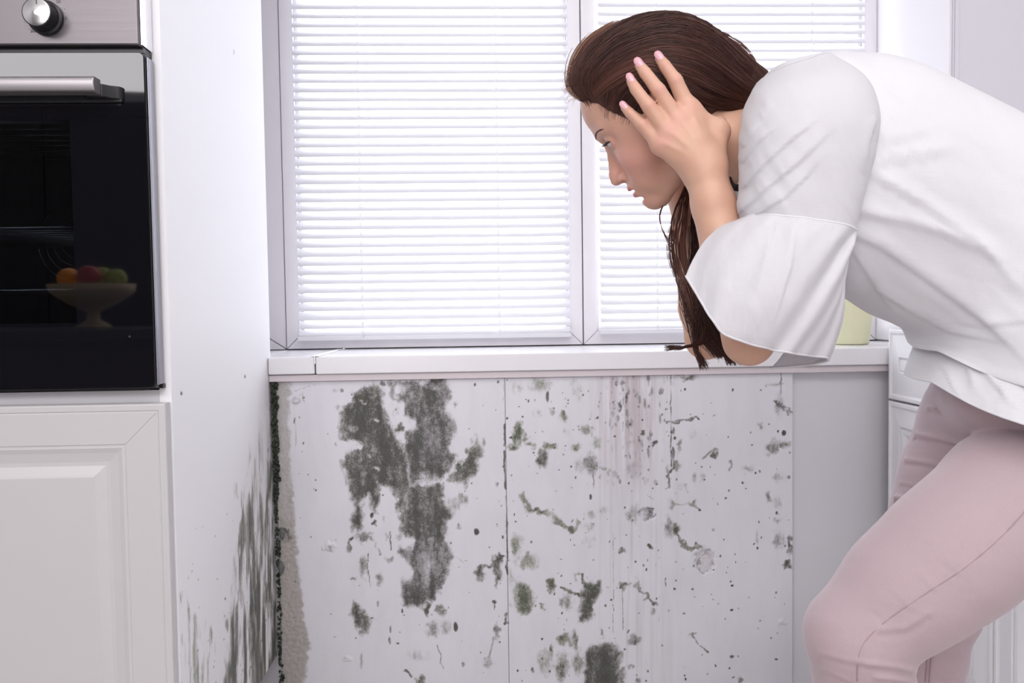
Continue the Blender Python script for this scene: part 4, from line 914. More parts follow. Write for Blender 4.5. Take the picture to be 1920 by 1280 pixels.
# eyes
EYE = mat('eye_white', (.80, .76, .77), .12); IRIS = mat('grey_blue_iris', (.18, .24, .28), .1); PUP = mat('pupil', (.005, .005, .005), .05)
for s in (-1, 1):
    b = MB(); cen = H(65.8, 1, 31 * s); r = .0128
    look = HF * .93 + HU * -.30 + HS * (.06 * s); look /= np.linalg.norm(look)
    ax = np.cross(look, [0, 1, 0]); ax /= np.linalg.norm(ax); bx = np.cross(look, ax)
    def sph(r0, a0, a1, n, m_):
        v = [cen + r0 * (math.cos(t) * look + math.sin(t) * (math.cos(p) * ax + math.sin(p) * bx)) for t in np.linspace(a0, a1, n) for p in np.arange(m_) * 2 * math.pi / m_]
        return v, [(i * m_ + j, i * m_ + (j + 1) % m_, (i + 1) * m_ + (j + 1) % m_, (i + 1) * m_ + j) for i in range(n - 1) for j in range(m_)]
    v, f = sph(r, .42, math.pi, 14, 24); e = mk('eyeball', v, f, EYE, woman, smooth=True)
    v, f = sph(r * 1.005, .17, .45, 5, 24); mk('iris', v, f, IRIS, e, smooth=True)
    v, f = sph(r * 1.0, 0.0, .19, 4, 24); mk('pupil', v, f, PUP, e, smooth=True)
    # lashes
    LASH = bpy.data.materials.get('lash_black') or mat('lash_black', (.012, .009, .009), .5)
    b = MB()
    for i in range(26):
        t = i / 25; sd_ = 31 + 13 * (t * 2 - 1); q = 12.6 * math.sqrt(max(0, 1 - ((sd_ - 31) / 15.5) ** 2))
        p0 = H(66 + q, 4.2 - 2.6 * abs(t * 2 - 1) ** 2, sd_ * s); fan_ = (t * 2 - 1) * .5
        d1 = HF * .9 + HU * -.15 + HS * s * fan_; d2 = HF * .8 + HU * .45 + HS * s * fan_
        b.tube([p0, p0 + d1 * .004, p0 + d1 * .0065 + d2 * .0025], [.0006, .00045, .0001], 5)
        if i < 25:
            t2 = (i + 1) / 25; sd2 = 31 + 13 * (t2 * 2 - 1); q2 = 12.6 * math.sqrt(max(0, 1 - ((sd2 - 31) / 15.5) ** 2))
            b.tube([p0, H(66 + q2, 4.2 - 2.6 * abs(t2 * 2 - 1) ** 2, sd2 * s)], .0008, 5)
    b.build('eyelashes', LASH, woman, smooth=True)
    BROW = bpy.data.materials.get('brow_brown') or mat('brow_brown', (.035, .02, .016), .6)
    b = MB(); st_ = []; en_ = []
    for i in range(120):
        t = random.random(); sd_ = 9 + 42 * t; u0 = 16 + 7 * math.sin(t * 2.4) + random.uniform(-1.4, 1.4) * (1 - t * .6)
        st_.append(H(92 - 14 * t * t, u0, sd_ * s)); en_.append(H(90 - 14 * t * t, u0 + random.uniform(.5, 3) - 3 * t, (sd_ + 6) * s))
    A_ = body.snap(st_, .0001); B_s = body.snap(en_, .0003)
    for p0, p1 in zip(A_, B_s): b.tube([p0, (p0 + p1) / 2, p1], [.00022, .00022, .00008], 4)
    b.build('eyebrow', BROW, woman, smooth=True)
# teeth hint
b = MB(); b.tube([H(80, -69.6, x) for x in (-12, -6, 0, 6, 12)], .0022, 6); b.build('teeth', mat('teeth', (.82, .79, .74), .2), woman, smooth=True)
# ---------------------------------------------------------------- hair
HAIR = mat('dark_brown_hair', (.055, .026, .018), .42)
hs = bsdf(HAIR); hs.inputs['Specular IOR Level'].default_value = .28
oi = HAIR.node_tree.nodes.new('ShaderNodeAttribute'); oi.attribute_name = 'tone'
L(HAIR, mix(HAIR, ss(HAIR, oi.outputs['Fac'], 1.0, 2.0), mix(HAIR, ss(HAIR, oi.outputs['Fac'], -.25, 1.0), (.014, .006, .0055), (.15, .060, .043)), (.55, .33, .19)), hs.inputs['Base Color'])  # highest tones turn golden: backlight glow put into the hair colour
hair = SDF()
hair.u(he((-20, 27, 0), (98, 90, 80)), 0)
hair.u(he((14, 74, 0), (70, 52, 60)), 20 * mm)
hair.u(he((46, 88, 0), (36, 30, 48)), 16 * mm)
def _cut(p):
    l = (p - HC) @ HR.T * 1000; return (34 - (.887 * l[:, 0] - .461 * l[:, 1]) + .0022 * l[:, 2] ** 2 * 0) / 1000
_cut.c = HC; _cut.R = .5
hair.sub(_cut, 12 * mm)
hair.sub(he((-2, -6, 84), (20, 28, 26)), 6 * mm)
hair.sub(he((58, -58, 0), (74, 66, 100)), 10 * mm)
pony = [P(1312, 136, 1.10), P(1368, 164, 1.095), P(1400, 188, 1.11), P(1400, 262, 1.185), P(1345, 330, 1.19)]
hair.chain(pony, [.050, .036, .035, .032, .026], .03)
lock = [P(1345, 330, 1.19), P(1322, 400, 1.165), P(1322, 480, 1.12), P(1310, 560, 1.09), P(1328, 625, 1.075), P(1350, 662, 1.07)]
hair.chain(lock, [.022, .012, .011, .014, .011, .004], .01)
hv, hf = hair.mesh(.0030)
ho = mk('hair', hv, hf, HAIR, woman, smooth=True)
a_ = ho.data.attributes.new('tone', 'FLOAT', 'POINT'); a_.data.foreach_set('value', np.full(len(hv), .12, np.float32))
hb = MB(); tone = []
def strand(pts, r0, tn, n=4):
    k = len(pts); rs = [r0 * (.35 + .65 * math.sin(math.pi * (.12 + .80 * i / (k - 1)))) for i in range(k)]
    c0 = len(hb.v); hb.tube(pts, rs, n, cap=False); tone.extend([tn] * (len(hb.v) - c0))
def catmull(pts, n):
    pts = np.array(pts); p = np.vstack([2 * pts[0] - pts[1], pts, 2 * pts[-1] - pts[-2]]); out = []
    for t in np.linspace(0, len(pts) - 1 - 1e-6, n):
        i = int(t); u = t - i; a, b_, c, d = p[i:i + 4]
        out.append(.5 * (2 * b_ + (c - a) * u + (2 * a - 5 * b_ + 4 * c - d) * u * u + (3 * b_ - a - 3 * c + d) * u ** 3))
    return np.array(out)
# strands sweep back from the hairline over the skull to the nape
class Comb(SDF):
    def __call__(s, p, cull=True): return np.minimum(hair(p), skull(p) + .0004)
comb = Comb()
FL = np.array([[(1092, 190), (1074, 140), (1108, 76), (1200, 30), (1312, 52), (1425, 147)], [(1100, 194), (1108, 135), (1168, 88), (1250, 72), (1332, 108), (1416, 168)],
               [(1128, 208), (1148, 160), (1200, 125), (1270, 120), (1340, 158), (1408, 194)], [(1172, 226), (1190, 196), (1225, 172), (1282, 174), (1340, 203), (1400, 221)]], float)
FD = np.array([[1.09, 1.10, 1.10, 1.10, 1.10, 1.10], [1.05, 1.035, 1.02, 1.01, 1.03, 1.06], [1.035, 1.02, 1.0, .99, 1.02, 1.05], [1.02, 1.005, .99, 1.0, 1.03, 1.06]])
def flow(v, n, dv):
    vv = np.clip(v + dv * np.linspace(-1, 1, 6), -.02, 1.03) * 3; lo_ = np.clip(vv.astype(int), 0, 2); fr = vv - lo_
    px = np.array([FL[lo_[k], k] * (1 - fr[k]) + FL[lo_[k] + 1, k] * fr[k] for k in range(6)])
    D = np.array([FD[lo_[k], k] * (1 - fr[k]) + FD[lo_[k] + 1, k] * fr[k] for k in range(6)])
    q_ = catmull(np.column_stack([px, D]), n); return np.array([P(a, b_, d) for a, b_, d in q_])
ctrl = []; meta = []
for i in range(5600):
    v = random.random() ** .85; c = flow(v, 24, random.gauss(0, .035)); far = i % 4 == 0
    c += rng.normal(0, .0008, (1, 3))
    if far: c = mirror(c)
    if random.random() < .6:
        a0 = random.randint(0, 13); c = c[a0:a0 + random.randint(8, 14)]
    ctrl.append(c); meta.append((random.uniform(.0001, .0028) if random.random() < .5 else random.uniform(0, .0008), random.random(), v))
flat = np.vstack(ctrl); o_ = 0
sn_ = flat.copy()
for _ in range(4): sn_ = sn_ - (comb(sn_) - .0004)[:, None] * comb.grad(sn_)
nrm = comb.grad(sn_)
for c, (lift, rr, v) in zip(ctrl, meta):
    n = len(c); q = sn_[o_:o_ + n].copy(); nn = nrm[o_:o_ + n]; o_ += n
    ph = rr * 50; w_ = np.sin(np.pi * np.linspace(0, 1, n))[:, None]
    if n > 5:
        for _ in range(3): q[1:-1] = (q[:-2] + 2 * q[1:-1] + q[2:]) / 4
    q += nn * (.0008 + lift * w_) + HU * (.0007 * np.sin(np.arange(n) * .25 + ph * 1.7))[:, None] * w_
    clump = .5 + .5 * math.sin(v * 95 + 2 * math.sin(v * 37))
    strand(q, random.uniform(.00022, .00055), min(1, max(0, random.gauss(.10 + .30 * clump, .14))), 4 if lift > .001 else 3)
# short fine hairs softening the hairline
st_ = []
for i in range(260):
    v = random.uniform(.0, 1.0); c = flow(v, 24, random.gauss(0, .03))[:5] ; c += (c[0] - c[3]) * random.uniform(-.3, .8) ** 1 + rng.normal(0, .0012, (1, 3)); st_.append(c)
st_ = np.array(st_); sh_ = st_.shape; q = st_.reshape(-1, 3)
for _ in range(4): q = q - (comb(q) - .0004)[:, None] * comb.grad(q)
for c in q.reshape(sh_): strand(c, random.uniform(.00008, .00018), random.uniform(.1, .6), 3)
# the long lock hanging between her arms
for i in range(950):
    j = lambda s: np.array([random.gauss(0, s), random.gauss(0, s), random.gauss(0, s * .4)])
    o = j(.011)
    o = o * .72; pts = [P(1352, 318, 1.17) + o, P(1320, 400, 1.15) + o * .9, P(1320, 480, 1.11) + o * .9, P(1308, 560, 1.08) + o * 1.1, P(1325, 625, 1.065) + o, P(1352, 668, 1.06) + o * .4 + j(.004)]
    kk = random.random()
    if kk < .45: pts[-1] = P(1382 + random.uniform(-20, 8), 676 + random.uniform(-14, 10), 1.05); pts[-2] = P(1345, 635, 1.06) + o * .5
    elif kk < .60: pts[-2] = P(1318, 634, 1.05) + o * .4; pts[-1] = P(1286, 650, 1.04) + o * .2; pts.append(P(1250 + random.uniform(-6, 26), 653 + random.uniform(-7, 5), 1.04))
    elif kk < .72: pts[-1] = P(1320 + random.uniform(-8, 10), 690 + random.uniform(-8, 5), 1.05); pts[-2] = P(1303, 640, 1.05) + o * .3
    strand(catmull(pts, 22), random.uniform(.0002, .0005), min(1, max(0, random.gauss(.16, .16))))
for i in range(46):          # finer locks springing away
    x0 = random.uniform(1268, 1296); o = random.uniform(-1, 1)
    strand(catmull([P(1290 + 6 * o, 345, 1.14), P(x0 - 6, 400, 1.12), P(x0 - 12 + 8 * o, 470, 1.09), P(x0 + 4, 540, 1.07), P(x0 + 22, 600, 1.06)], 16), random.uniform(.0004, .0009), random.uniform(.1, .8))
for o in range(3):
    strand(catmull([P(1268, 350, 1.15), P(1241 - o, 392, 1.10), P(1240, 425, 1.08), P(1258 + 3 * o, 470, 1.08), P(1275, 530, 1.08)], 16), .0005, .5)
# forehead wisps with backlight painted in as golden tone, loose arcs at the nape
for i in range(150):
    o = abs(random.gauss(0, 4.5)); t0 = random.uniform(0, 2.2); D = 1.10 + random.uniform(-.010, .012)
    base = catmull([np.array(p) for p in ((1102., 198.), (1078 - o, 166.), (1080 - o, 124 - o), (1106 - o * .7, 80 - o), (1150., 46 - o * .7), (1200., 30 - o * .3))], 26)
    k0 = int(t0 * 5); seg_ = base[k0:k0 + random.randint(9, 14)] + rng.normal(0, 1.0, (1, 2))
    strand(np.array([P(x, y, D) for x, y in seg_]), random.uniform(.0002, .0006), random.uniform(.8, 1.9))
for i in range(70):
    x, y = random.uniform(1068, 1084), random.uniform(120, 185); e = random.uniform(6, 22)
    strand(catmull([P(x + 12, y + 4, 1.09), P(x - e * .4, y + 2, 1.09), P(x - e, y + random.uniform(2, 16), 1.09)], 8), .0002, random.uniform(1.2, 2))
for i in range(26):
    y = random.uniform(-10, 16); e = random.uniform(.3, 1)
    strand(catmull([P(1330, 62 + y, 1.10), P(1362 + 4 * e, 76 + y - 6 * e, 1.09), P(1396 + 8 * e, 104 + y - 8 * e, 1.08), P(1418 + 8 * e, 132 + y * .4, 1.08)], 12), random.uniform(.0003, .0006), random.uniform(.3, .9))
# streaks brushed back at the temple, lighter, over and between the fingers
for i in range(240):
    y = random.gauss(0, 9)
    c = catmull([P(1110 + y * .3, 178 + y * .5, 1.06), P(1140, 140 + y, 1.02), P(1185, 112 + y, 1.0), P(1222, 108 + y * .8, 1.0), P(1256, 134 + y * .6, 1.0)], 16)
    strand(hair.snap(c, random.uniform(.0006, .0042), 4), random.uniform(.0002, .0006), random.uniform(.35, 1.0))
so = hb.build('hair_strands', HAIR, ho, smooth=True)
a_ = so.data.attributes.new('tone', 'FLOAT', 'POINT'); a_.data.foreach_set('value', np.array(tone, np.float32))
# ---------------------------------------------------------------- trousers
tro = SDF(); tA = SDF(); tB = SDF()
nl = [(1995, 925, .95, 138), (1905, 940, .925, 133), (1815, 1012, .905, 121), (1755, 1060, .90, 114), (1690, 1112, .90, 104), (1607, 1194, .90, 92)]
tA.chain([P(a, b_, d) for a, b_, d, r in nl], [r * d / FPX for a, b_, d, r in nl], .03)
kn_ = P(1607, 1194, .90); sh1 = P(1620, 1285, .905); an1 = np.array([.47, .93, .10 + FZ])
tA.chain([kn_, sh1, sh1 * .55 + an1 * .45, an1], [.055, .0525, .047, .034], .02)
fl_ = [(1905, 740, 1.06, 115), (1850, 800, 1.09, 112), (1795, 905, 1.10, 98), (1766, 1005, 1.10, 93), (1752, 1110, 1.10, 84), (1724, 1235, 1.10, 76)]
tB.chain([P(a, b_, d) for a, b_, d, r in fl_], [r * d / FPX for a, b_, d, r in fl_], .03)
sh2 = P(1724, 1235, 1.10); an2 = np.array([.60, 1.13, .10 + FZ]); tB.chain([sh2, sh2 * .5 + an2 * .5, an2], [.056, .048, .034], .02)
tB.u(cone(P(1950, 705, .98), P(1950, 705, 1.03), .105, .105), .05)
tB.u(cone(P(1880, 735, .96), P(1868, 740, 1.04), .056, .058), .03)
for g_ in (tB, tA):
    def _f(p, g_=g_): return g_(p)
    ff = [f for o, f, k in g_.ops]; lo_ = np.min([f.c - f.R for f in ff], 0); hi_ = np.max([f.c + f.R for f in ff], 0)
    _f.c = (lo_ + hi_) / 2; _f.R = float(np.max(hi_ - lo_)) ; tro.u(_f, .007)
tv, tf = tro.mesh(.0026)
tg = tro.grad(tv); q = Q(tv); near = tv[:, 1]
d_ = np.zeros(len(tv))
def ridge(pts, wd, amp, sel, off=0):
    """a fold: a raised ridge with the hollow beside it, along a line measured on the cloth"""
    global d_
    pl = [tuple(p) for p in pts]; i = np.nonzero(sel & (q[:, 0] > min(p[0] for p in pl) - 4 * wd) & (q[:, 0] < max(p[0] for p in pl) + 4 * wd) & (q[:, 1] > min(p[1] for p in pl) - 4 * wd) & (q[:, 1] < max(p[1] for p in pl) + 4 * wd))[0]
    X, Y = q[i, 0], q[i, 1]; d = sdist_line(X, Y, pl)
    d2 = sdist_line(X, Y, [(p[0] + wd * .3, p[1] + wd * 1.5) for p in pl])
    d_[i] += amp * (np.exp(-(d / wd) ** 2) - .8 * np.exp(-(d2 / wd) ** 2))
facing = tg[:, 1] < .15
NL = facing & (tv[:, 1] < .985); FLg = facing & (tv[:, 1] > .985)
for pts, wd, amp in (([(1742, 764), (1790, 775), (1850, 800)], 5, .0030), ([(1714, 814), (1760, 822), (1820, 836)], 5, .0042), ([(1700, 862), (1740, 868), (1790, 882)], 5, .0032), ([(1672, 932), (1700, 934), (1730, 942)], 5, .0046), ([(1690, 905), (1740, 915)], 4, .0012), ([(1670, 975), (1695, 982)], 4, .0030),
                     ([(1790, 1196), (1812, 1194)], 5, .003), ([(1760, 1268), (1790, 1266)], 5, .003), ([(1780, 1232), (1800, 1230)], 4, .0015)): ridge(pts, wd, amp, FLg)
for pts, wd, amp in (([(1625, 1245), (1680, 1250), (1712, 1258)], 6, .0022), ([(1540, 1225), (1590, 1238), (1640, 1244)], 6, .0012), ([(1645, 1270), (1705, 1276)], 5, .0022), ([(1650, 1180), (1700, 1175), (1738, 1150)], 8, .0014), ([(1545, 1255), (1590, 1275)], 5, .0012),
                     ([(1895, 1010), (1870, 985)], 7, .0004), ([(1850, 1040), (1820, 1015)], 7, .0004), ([(1800, 1075), (1770, 1050)], 7, .0005), ([(1755, 1105), (1720, 1075)], 7, .0005), ([(1710, 1140), (1672, 1105)], 7, .0005), ([(1670, 1170), (1640, 1140)], 7, .0005), ([(1828, 848), (1812, 852)], 4, .001)): ridge(pts, wd, amp, NL)
tvn = VN(21)
d_ += .0012 * (tvn.fbm(q[:, 0] / 60, q[:, 1] / 22, 3) - .5)
seam = [(1925, 955), (1870, 1005), (1800, 1062), (1740, 1105), (1690, 1142), (1650, 1175), (1622, 1205), (1610, 1235), (1606, 1290)]
i = np.nonzero(NL)[0]; ds = sdist_line(q[i, 0], q[i, 1], seam); d_[i] += .0004 * np.exp(-((ds - 5) / 3) ** 2)
for pl in ([(1752, 1195), (1738, 1240), (1732, 1300)], [(1760, 1195), (1746, 1240), (1740, 1300)], [(1838, 790), (1850, 815), (1870, 830)], [(1852, 772), (1856, 800), (1872, 822)], [(1800, 765), (1850, 775), (1920, 790)]):
    i = np.nonzero(FLg)[0]; ds = sdist_line(q[i, 0], q[i, 1], pl); d_[i] -= .0012 * np.exp(-(ds / 1.8) ** 2)
tv = tv + tg * d_[:, None]
PINK = mat('pale_pink_denim', (.66, .52, .55), .85)
cn = noise(PINK, coords(PINK, (1, 1, 1)), 1500, 2); L(PINK, mix(PINK, ss(PINK, cn, .3, .7), (.455, .345, .37), (.49, .38, .405)), bsdf(PINK).inputs['Base Color']); bump(PINK, cn, .25, .0005)
bsdf(PINK).inputs['Sheen Weight'].default_value = .3
trs = mk('trousers', tv, tf, PINK, woman, smooth=True)
SEAMM = mat('stitched_seam', (.40, .295, .32), .9)
def seam_on(pts, D, r=.0008, off=0.0):
    c = catmull(pts, 60); q = tro.snap([P(x, y, D) for x, y in c], off, 8); b = MB(); b.tube(q, r, 6); b.build('seam', SEAMM, trs, smooth=True)
seam_on(seam, .84)
seam_on([(1757, 1192), (1743, 1240), (1738, 1290)], 1.03)
seam_on([(1764, 1196), (1751, 1240), (1746, 1290)], 1.03)

# shoes
SHOE = mat('white_shoe', (.75, .74, .75), .5)
for an, y in ((an1, .93), (an2, 1.13)):
    S = SDF(); x = an[0]; S.chain([(x + .02, y, .035 + FZ), (x - .06, y, .04 + FZ), (x - .13, y, .028 + FZ)], [.034, .032, .026], .02); S.u(cone((x, y, .04 + FZ), (x, y, .09 + FZ), .033, .034), .02)
    v, f = S.mesh(.004); v[:, 2] = np.maximum(v[:, 2], FZ + .001); mk('shoe', v, f, SHOE, woman, smooth=True)
b = MB()
for an, y in ((an1, .93), (an2, 1.13)): b.tube([an, an + [0, 0, -.045]], .028, 12)
b.build('ankle', SKIN, woman, smooth=True)
# ---------------------------------------------------------------- blouse
BL = mat('white_crinkled_cotton', (.80, .79, .82), .85)
v_ = coords(BL, (1, 1, 1)); wv1 = noise(BL, coords(BL, (900, 900, 60)), 1, 2); wv2 = noise(BL, coords(BL, (70, 70, 900)), 1, 2)
crk = mth(BL, 'ADD', wv1, wv2); bump(BL, crk, .32, .0006)
bsdf(BL).inputs['Sheen Weight'].default_value = .2
def cloth_shader(m, tr, tl):
    nt = m.node_tree; out = nt.nodes['Material Output']; t = nt.nodes.new('ShaderNodeBsdfTranslucent'); t.inputs[0].default_value = (.9, .88, .9, 1)
    a = nt.nodes.new('ShaderNodeMixShader'); a.inputs[0].default_value = tl; L(m, bsdf(m).outputs[0], a.inputs[1]); L(m, t.outputs[0], a.inputs[2])
    p = nt.nodes.new('ShaderNodeBsdfTransparent'); b_ = nt.nodes.new('ShaderNodeMixShader'); b_.inputs[0].default_value = tr
    L(m, a.outputs[0], b_.inputs[1]); L(m, p.outputs[0], b_.inputs[2]); L(m, b_.outputs[0], out.inputs[0])
cloth_shader(BL, .0, .12)
BLS = BL.copy(); BLS.name = 'sheer_white_cotton'; BLS.node_tree.nodes['Mix Shader.001'].inputs[0].default_value = .09
BLS.node_tree.nodes['Mix Shader'].inputs[0].default_value = .2
def loft(rings, nseg, nlong):
    """rings: (top px, bottom px, centre depth, half width in depth, lean of the near side along the body)"""
    R_ = []
    for (tx, ty), (bx, by), D, b_, ln in rings:
        T_ = P(tx, ty, D); B_ = P(bx, by, D); R_.append(np.concatenate([(T_ + B_) / 2, (T_ - B_) / 2, [b_, ln]]))
    R_ = catmull(R_, nlong); V = []
    for i in range(nlong):
        c, h, b_, ln = R_[i, :3], R_[i, 3:6], R_[i, 6], R_[i, 7]
        ax = R_[min(i + 1, nlong - 1), :3] - R_[max(i - 1, 0), :3]; ax /= np.linalg.norm(ax)
        for k in range(nseg):
            a = 2 * math.pi * k / nseg; s, co = math.sin(a), math.cos(a); e = .85
            s2 = math.copysign(abs(s) ** e, s); c2 = math.copysign(abs(co) ** e, co)
            V.append(c + h * c2 + np.array([0, -1, 0]) * b_ * s2 + ax * ln * max(0, s) * 1.0)
    V = np.array(V); i = (np.arange(nlong - 1)[:, None] * nseg); j = np.arange(nseg)[None, :]; j2 = (j + 1) % nseg
    F = np.stack([(i + j).ravel(), (i + j2).ravel(), (i + nseg + j2).ravel(), (i + nseg + j).ravel()], 1)
    return V, F
def folds(V, F, lines, fbm_amp=.003, seed=31, sc=(70, 30), nearonly=True, ang=0):
    N_ = np.zeros_like(V); fn = np.cross(V[F[:, 1]] - V[F[:, 0]], V[F[:, 3]] - V[F[:, 0]])
    for k in range(4): np.add.at(N_, F[:, k], fn)
    N_ /= np.linalg.norm(N_, axis=1, keepdims=True) + 1e-12
    c = V.mean(0); 
    if ((V - c) * N_).sum() < 0: N_ = -N_
    q = Q(V); d = np.zeros(len(V)); vn = VN(seed); ca, sa = math.cos(ang), math.sin(ang)
    X, Y = q[:, 0] * ca + q[:, 1] * sa, -q[:, 0] * sa + q[:, 1] * ca
    d += fbm_amp * (vn.fbm(X / sc[0], Y / sc[1], 3) - .5)
    for pts, wd, amp, sharp in lines:
        i = np.nonzero(N_[:, 1] < .35)[0]; x, y = q[i, 0], q[i, 1]; pl = pts
        # signed side: steep on one side, long soft slope on the other
        dd = sdist_line(x, y, pl); d2 = sdist_line(x, y, [(p[0] + sharp[0] * .5, p[1] + sharp[1] * .5) for p in pl]); side = np.sign(dd - d2)  # >0: on the 'sharp' side
        taper = np.ones(len(i))
        (ax, ay), (bx, by) = pl[0], pl[-1]; L_ = math.hypot(bx - ax, by - ay); t = ((x - ax) * (bx - ax) + (y - ay) * (by - ay)) / L_ ** 2
        taper = np.clip((1.08 - t) / .35, 0, 1) * np.clip((t + .12) / .12, 0, 1)
        prof = np.where(side > 0, np.exp(-(dd / (wd * .35)) ** 2), np.exp(-(dd / (wd * 1.5)) ** 2))
        d[i] += amp * prof * taper
    return V + N_ * d[:, None]
torso_rings_ = [((1425, 150), (1378, 372), 1.06, .062, 0), ((1455, 126), (1400, 420), 1.055, .105, 0), ((1510, 112), (1470, 500), 1.05, .135, 0), ((1580, 110), (1545, 545), 1.045, .140, 0),
               ((1650, 120), (1605, 562), 1.04, .138, 0), ((1730, 152), (1652, 592), 1.035, .136, 0), ((1805, 188), (1700, 612), 1.03, .134, 0), ((1885, 236), (1738, 640), 1.02, .133, .01), ((1965, 300), (1752, 668), 1.01, .135, .02), ((2035, 400), (1752, 690), .99, .155, .03), ((2075, 520), (1750, 708), .98, .166, .04)]
torso_rings = torso_rings_[:7] + [((1885, 236), (1730, 628), 1.02, .136, .01), ((1965, 320), (1745, 645), 1.005, .148, .03), ((2040, 420), (1752, 654), .99, .160, .060), ((2085, 500), (1757, 658), .98, .169, .085)]
V, F = loft(torso_rings, 200, 230)
V = folds(V, F, [([(1588, 432), (1650, 458), (1740, 520), (1850, 600), (1930, 680)], 17, .0050, (3, 9)), ([(1600, 396), (1700, 415), (1780, 440), (1880, 490)], 13, .0042, (2, 9)), ([(1618, 318), (1680, 352), (1760, 400), (1840, 460), (1910, 540)], 12, .0042, (-4, 8)),
                 ([(1618, 318), (1670, 300), (1745, 288), (1790, 280)], 9, .0034, (2, 9)), ([(1640, 250), (1660, 265), (1760, 240)], 9, .0016, (2, 7)), ([(1650, 540), (1700, 575), (1780, 620), (1880, 640)], 13, .0030, (2, 9)), ([(1600, 470), (1640, 530), (1680, 590)], 12, .0025, (-8, 3)),
                 ([(1930, 600), (1850, 610), (1780, 600)], 12, .0022, (0, 9)), ([(1575, 112), (1640, 145), (1690, 190)], 10, .0015, (-5, 6))], .0045, 31, (110, 40), ang=.55)
bl_ = mk('blouse', V, F, BL, woman, smooth=True); bl_.modifiers.new('thick', 'SOLIDIFY').thickness = .0012
# lower tier of the blouse hanging below, over the hips
V, F = loft([((2000, 380), (1765, 625), 1.0, .118, .02), ((2040, 470), (1768, 650), .99, .138, .040), ((2085, 560), (1757, 688), .98, .153, .052), ((2110, 640), (1744, 716), .975, .160, .060)], 200, 60)
V = folds(V, F, [([(1790, 670), (1815, 690), (1830, 740)], 9, .0022, (-6, 2)), ([(1850, 700), (1880, 735), (1900, 765)], 9, .0025, (-6, 3)), ([(1770, 690), (1785, 720), (1800, 750)], 7, .0016, (-6, 3))], .004, 33, (24, 60))
b2 = mk('blouse_hem', V, F, BL, woman, smooth=True); b2.modifiers.new('thick', 'SOLIDIFY').thickness = .0012
# near upper sleeve
sl_rings = [((1548, 112), (1424, 150), 1.005, .050, 0), ((1612, 160), (1404, 188), .962, .064, 0), ((1634, 225), (1395, 242), .942, .068, 0), ((1628, 290), (1393, 300), .935, .066, 0), ((1614, 350), (1393, 352), .932, .063, 0), ((1600, 400), (1391, 385), .930, .061, 0), ((1590, 437), (1394, 408), .930, .060, 0)]
V, F = loft(sl_rings, 160, 130)
V = folds(V, F, [([(1400, 345), (1440, 300), (1490, 255), (1530, 225)], 10, .0028, (6, 8)), ([(1396, 390), (1440, 350), (1500, 300), (1560, 240)], 12, .0030, (6, 8)), ([(1410, 405), (1470, 370), (1510, 330), (1540, 290)], 10, .0022, (6, 8)), ([(1398, 270), (1420, 230), (1450, 195)], 9, .002, (6, 6)), ([(1395, 300), (1420, 268), (1450, 240)], 8, .002, (6, 6)),
                 ([(1640, 225), (1625, 270), (1622, 320)], 9, .0024, (8, 0))], .003, 35, (26, 90), ang=-.5)
SEAMRING = V[-160:].copy()
us = mk('sleeve', V, F, BLS, woman, smooth=True); us.modifiers.new('thick', 'SOLIDIFY').thickness = .0008
# shoulder seam and sleeve seam piping
def piping(pts, r, parent, off=-.0015, surf=None, name='seam'):
    b = MB(); b.tube(catmull(pts, 40), r, 6); b.build(name, BL, parent, smooth=True)
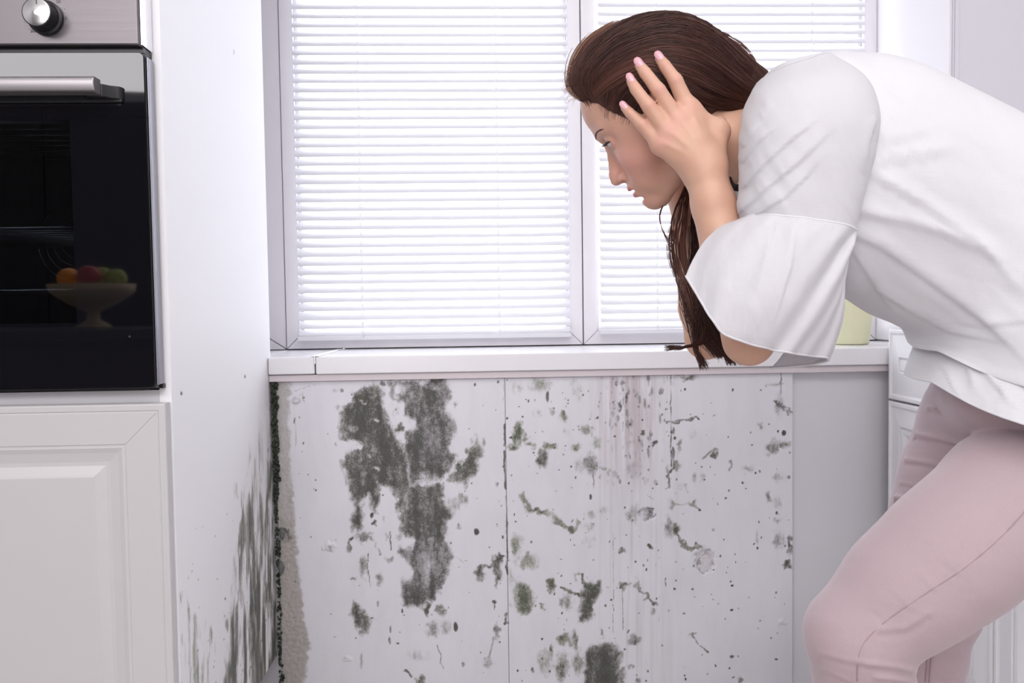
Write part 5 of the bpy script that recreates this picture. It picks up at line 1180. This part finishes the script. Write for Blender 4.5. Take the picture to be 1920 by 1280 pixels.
# bell ruffle: from the sleeve seam out and down to the hem, wrapping round the far side
def ruffle(T, seamL, seamR, name, Dn=.92, k=1.0, par=None):
    NU, NV = 190, 70; V = []
    aa = np.linspace(math.pi + .35, -2.0, NU) % (2 * math.pi) / (2 * math.pi) * 160; i0 = aa.astype(int) % 160; fr_ = (aa - aa.astype(int))[:, None]
    top = SEAMRING[i0] * (1 - fr_) + SEAMRING[(i0 + 1) % 160] * fr_
    mid = catmull([P(1330, 442, .940), P(1345, 470, .895), P(1400, 505, .860), P(1465, 530, .845), P(1525, 545, .855), P(1572, 545, .885), P(1580, 545, .930), P(1565, 550, .985), P(1500, 560, 1.015)], NU)
    hem = catmull([P(1286, 517, .915), P(1318, 570, .880), P(1352, 620, .862), P(1400, 642, .858), P(1450, 655, .862), P(1500, 664, .875), P(1551, 671, .915), P(1530, 682, .985), P(1445, 690, 1.02)], NU)
    for j in range(NV):
        t = j / (NV - 1)
        for i in range(NU):
            u = i / (NU - 1); p = top[i] * (1 - t) * (1 - 2 * t) + mid[i] * 4 * t * (1 - t) + hem[i] * t * (2 * t - 1)
            g = (math.sin(u * 62 + 2.1 * math.sin(u * 9)) * .55 + math.sin(u * 33 + 1.2) * .6) * (.0100 * math.exp(-t * 2.4) * min(1, t * 7 + .1) * (.45 + .55 * min(1, max(0, u - .12) / .2)) + .0028 * t)
            amp = np.clip((u - .08) / .2, 0, 1)
            V.append(p + np.array([0, -1, .1]) * g * amp)
    V = np.array([T(p) for p in V]); i = (np.arange(NV - 1)[:, None] * NU); j = np.arange(NU - 1)[None, :]
    F = np.stack([(i + j).ravel(), (i + j + 1).ravel(), (i + NU + j + 1).ravel(), (i + NU + j).ravel()], 1)
    if name == 'sleeve_ruffle': Vd = folds(V, F, [([(1450, 428), (1440, 480), (1420, 540)], 8, .002, (7, 0)), ([(1490, 432), (1480, 500), (1450, 600)], 10, .0022, (7, 0))], .0025, 41, (30, 60))
    else: Vd = V
    o = mk(name, Vd, F, BLS, woman, smooth=True); o.modifiers.new('thick', 'SOLIDIFY').thickness = .0008
    hb_ = MB(); hb_.tube([Vd[(NV - 1) * NU + i] for i in range(NU)], .0016, 6); hb_.build('hem', BL, o, smooth=True)
    hb_ = MB(); hb_.tube([Vd[i] for i in range(NU)], .0016, 6); hb_.build('gathered_seam', BL, o, smooth=True)
    return o
ruffle(lambda p: p, 0, 0, 'sleeve_ruffle')
# far sleeve
V, F = loft([((1620, 180), (1440, 170), 1.13, .06, 0), ((1600, 260), (1400, 240), 1.175, .066, 0), ((1560, 340), (1375, 330), 1.185, .060, 0), ((1510, 430), (1360, 410), 1.185, .056, 0)], 90, 50)
fs = mk('sleeve', V, F, BLS, woman, smooth=True); fs.modifiers.new('thick', 'SOLIDIFY').thickness = .0008
V, F = loft([((1510, 430), (1360, 410), 1.185, .056, 0), ((1510, 500), (1330, 490), 1.18, .066, 0), ((1490, 580), (1335, 570), 1.175, .075, 0), ((1450, 640), (1352, 630), 1.17, .08, 0)], 90, 40)
fr2 = mk('sleeve_ruffle', V, F, BLS, woman, smooth=True); fr2.modifiers.new('thick', 'SOLIDIFY').thickness = .0008
# neckline band and dark strap of the top beneath
V, F = loft([((1418, 168), (1372, 352), 1.062, .058, 0), ((1430, 152), (1382, 378), 1.06, .066, 0)], 90, 8)
mk('neckline', V, F, BL, woman, smooth=True).modifiers.new('thick', 'SOLIDIFY').thickness = .0015
bd = MB(); bd.tube(catmull([P(1366, 336, 1.035), P(1372, 348, 1.015), P(1384, 352, .995), P(1402, 345, .985)], 12), .0045, 8); bd.build('undershirt_strap', mat('black_jersey', (.01, .01, .012), .8), woman, smooth=True)
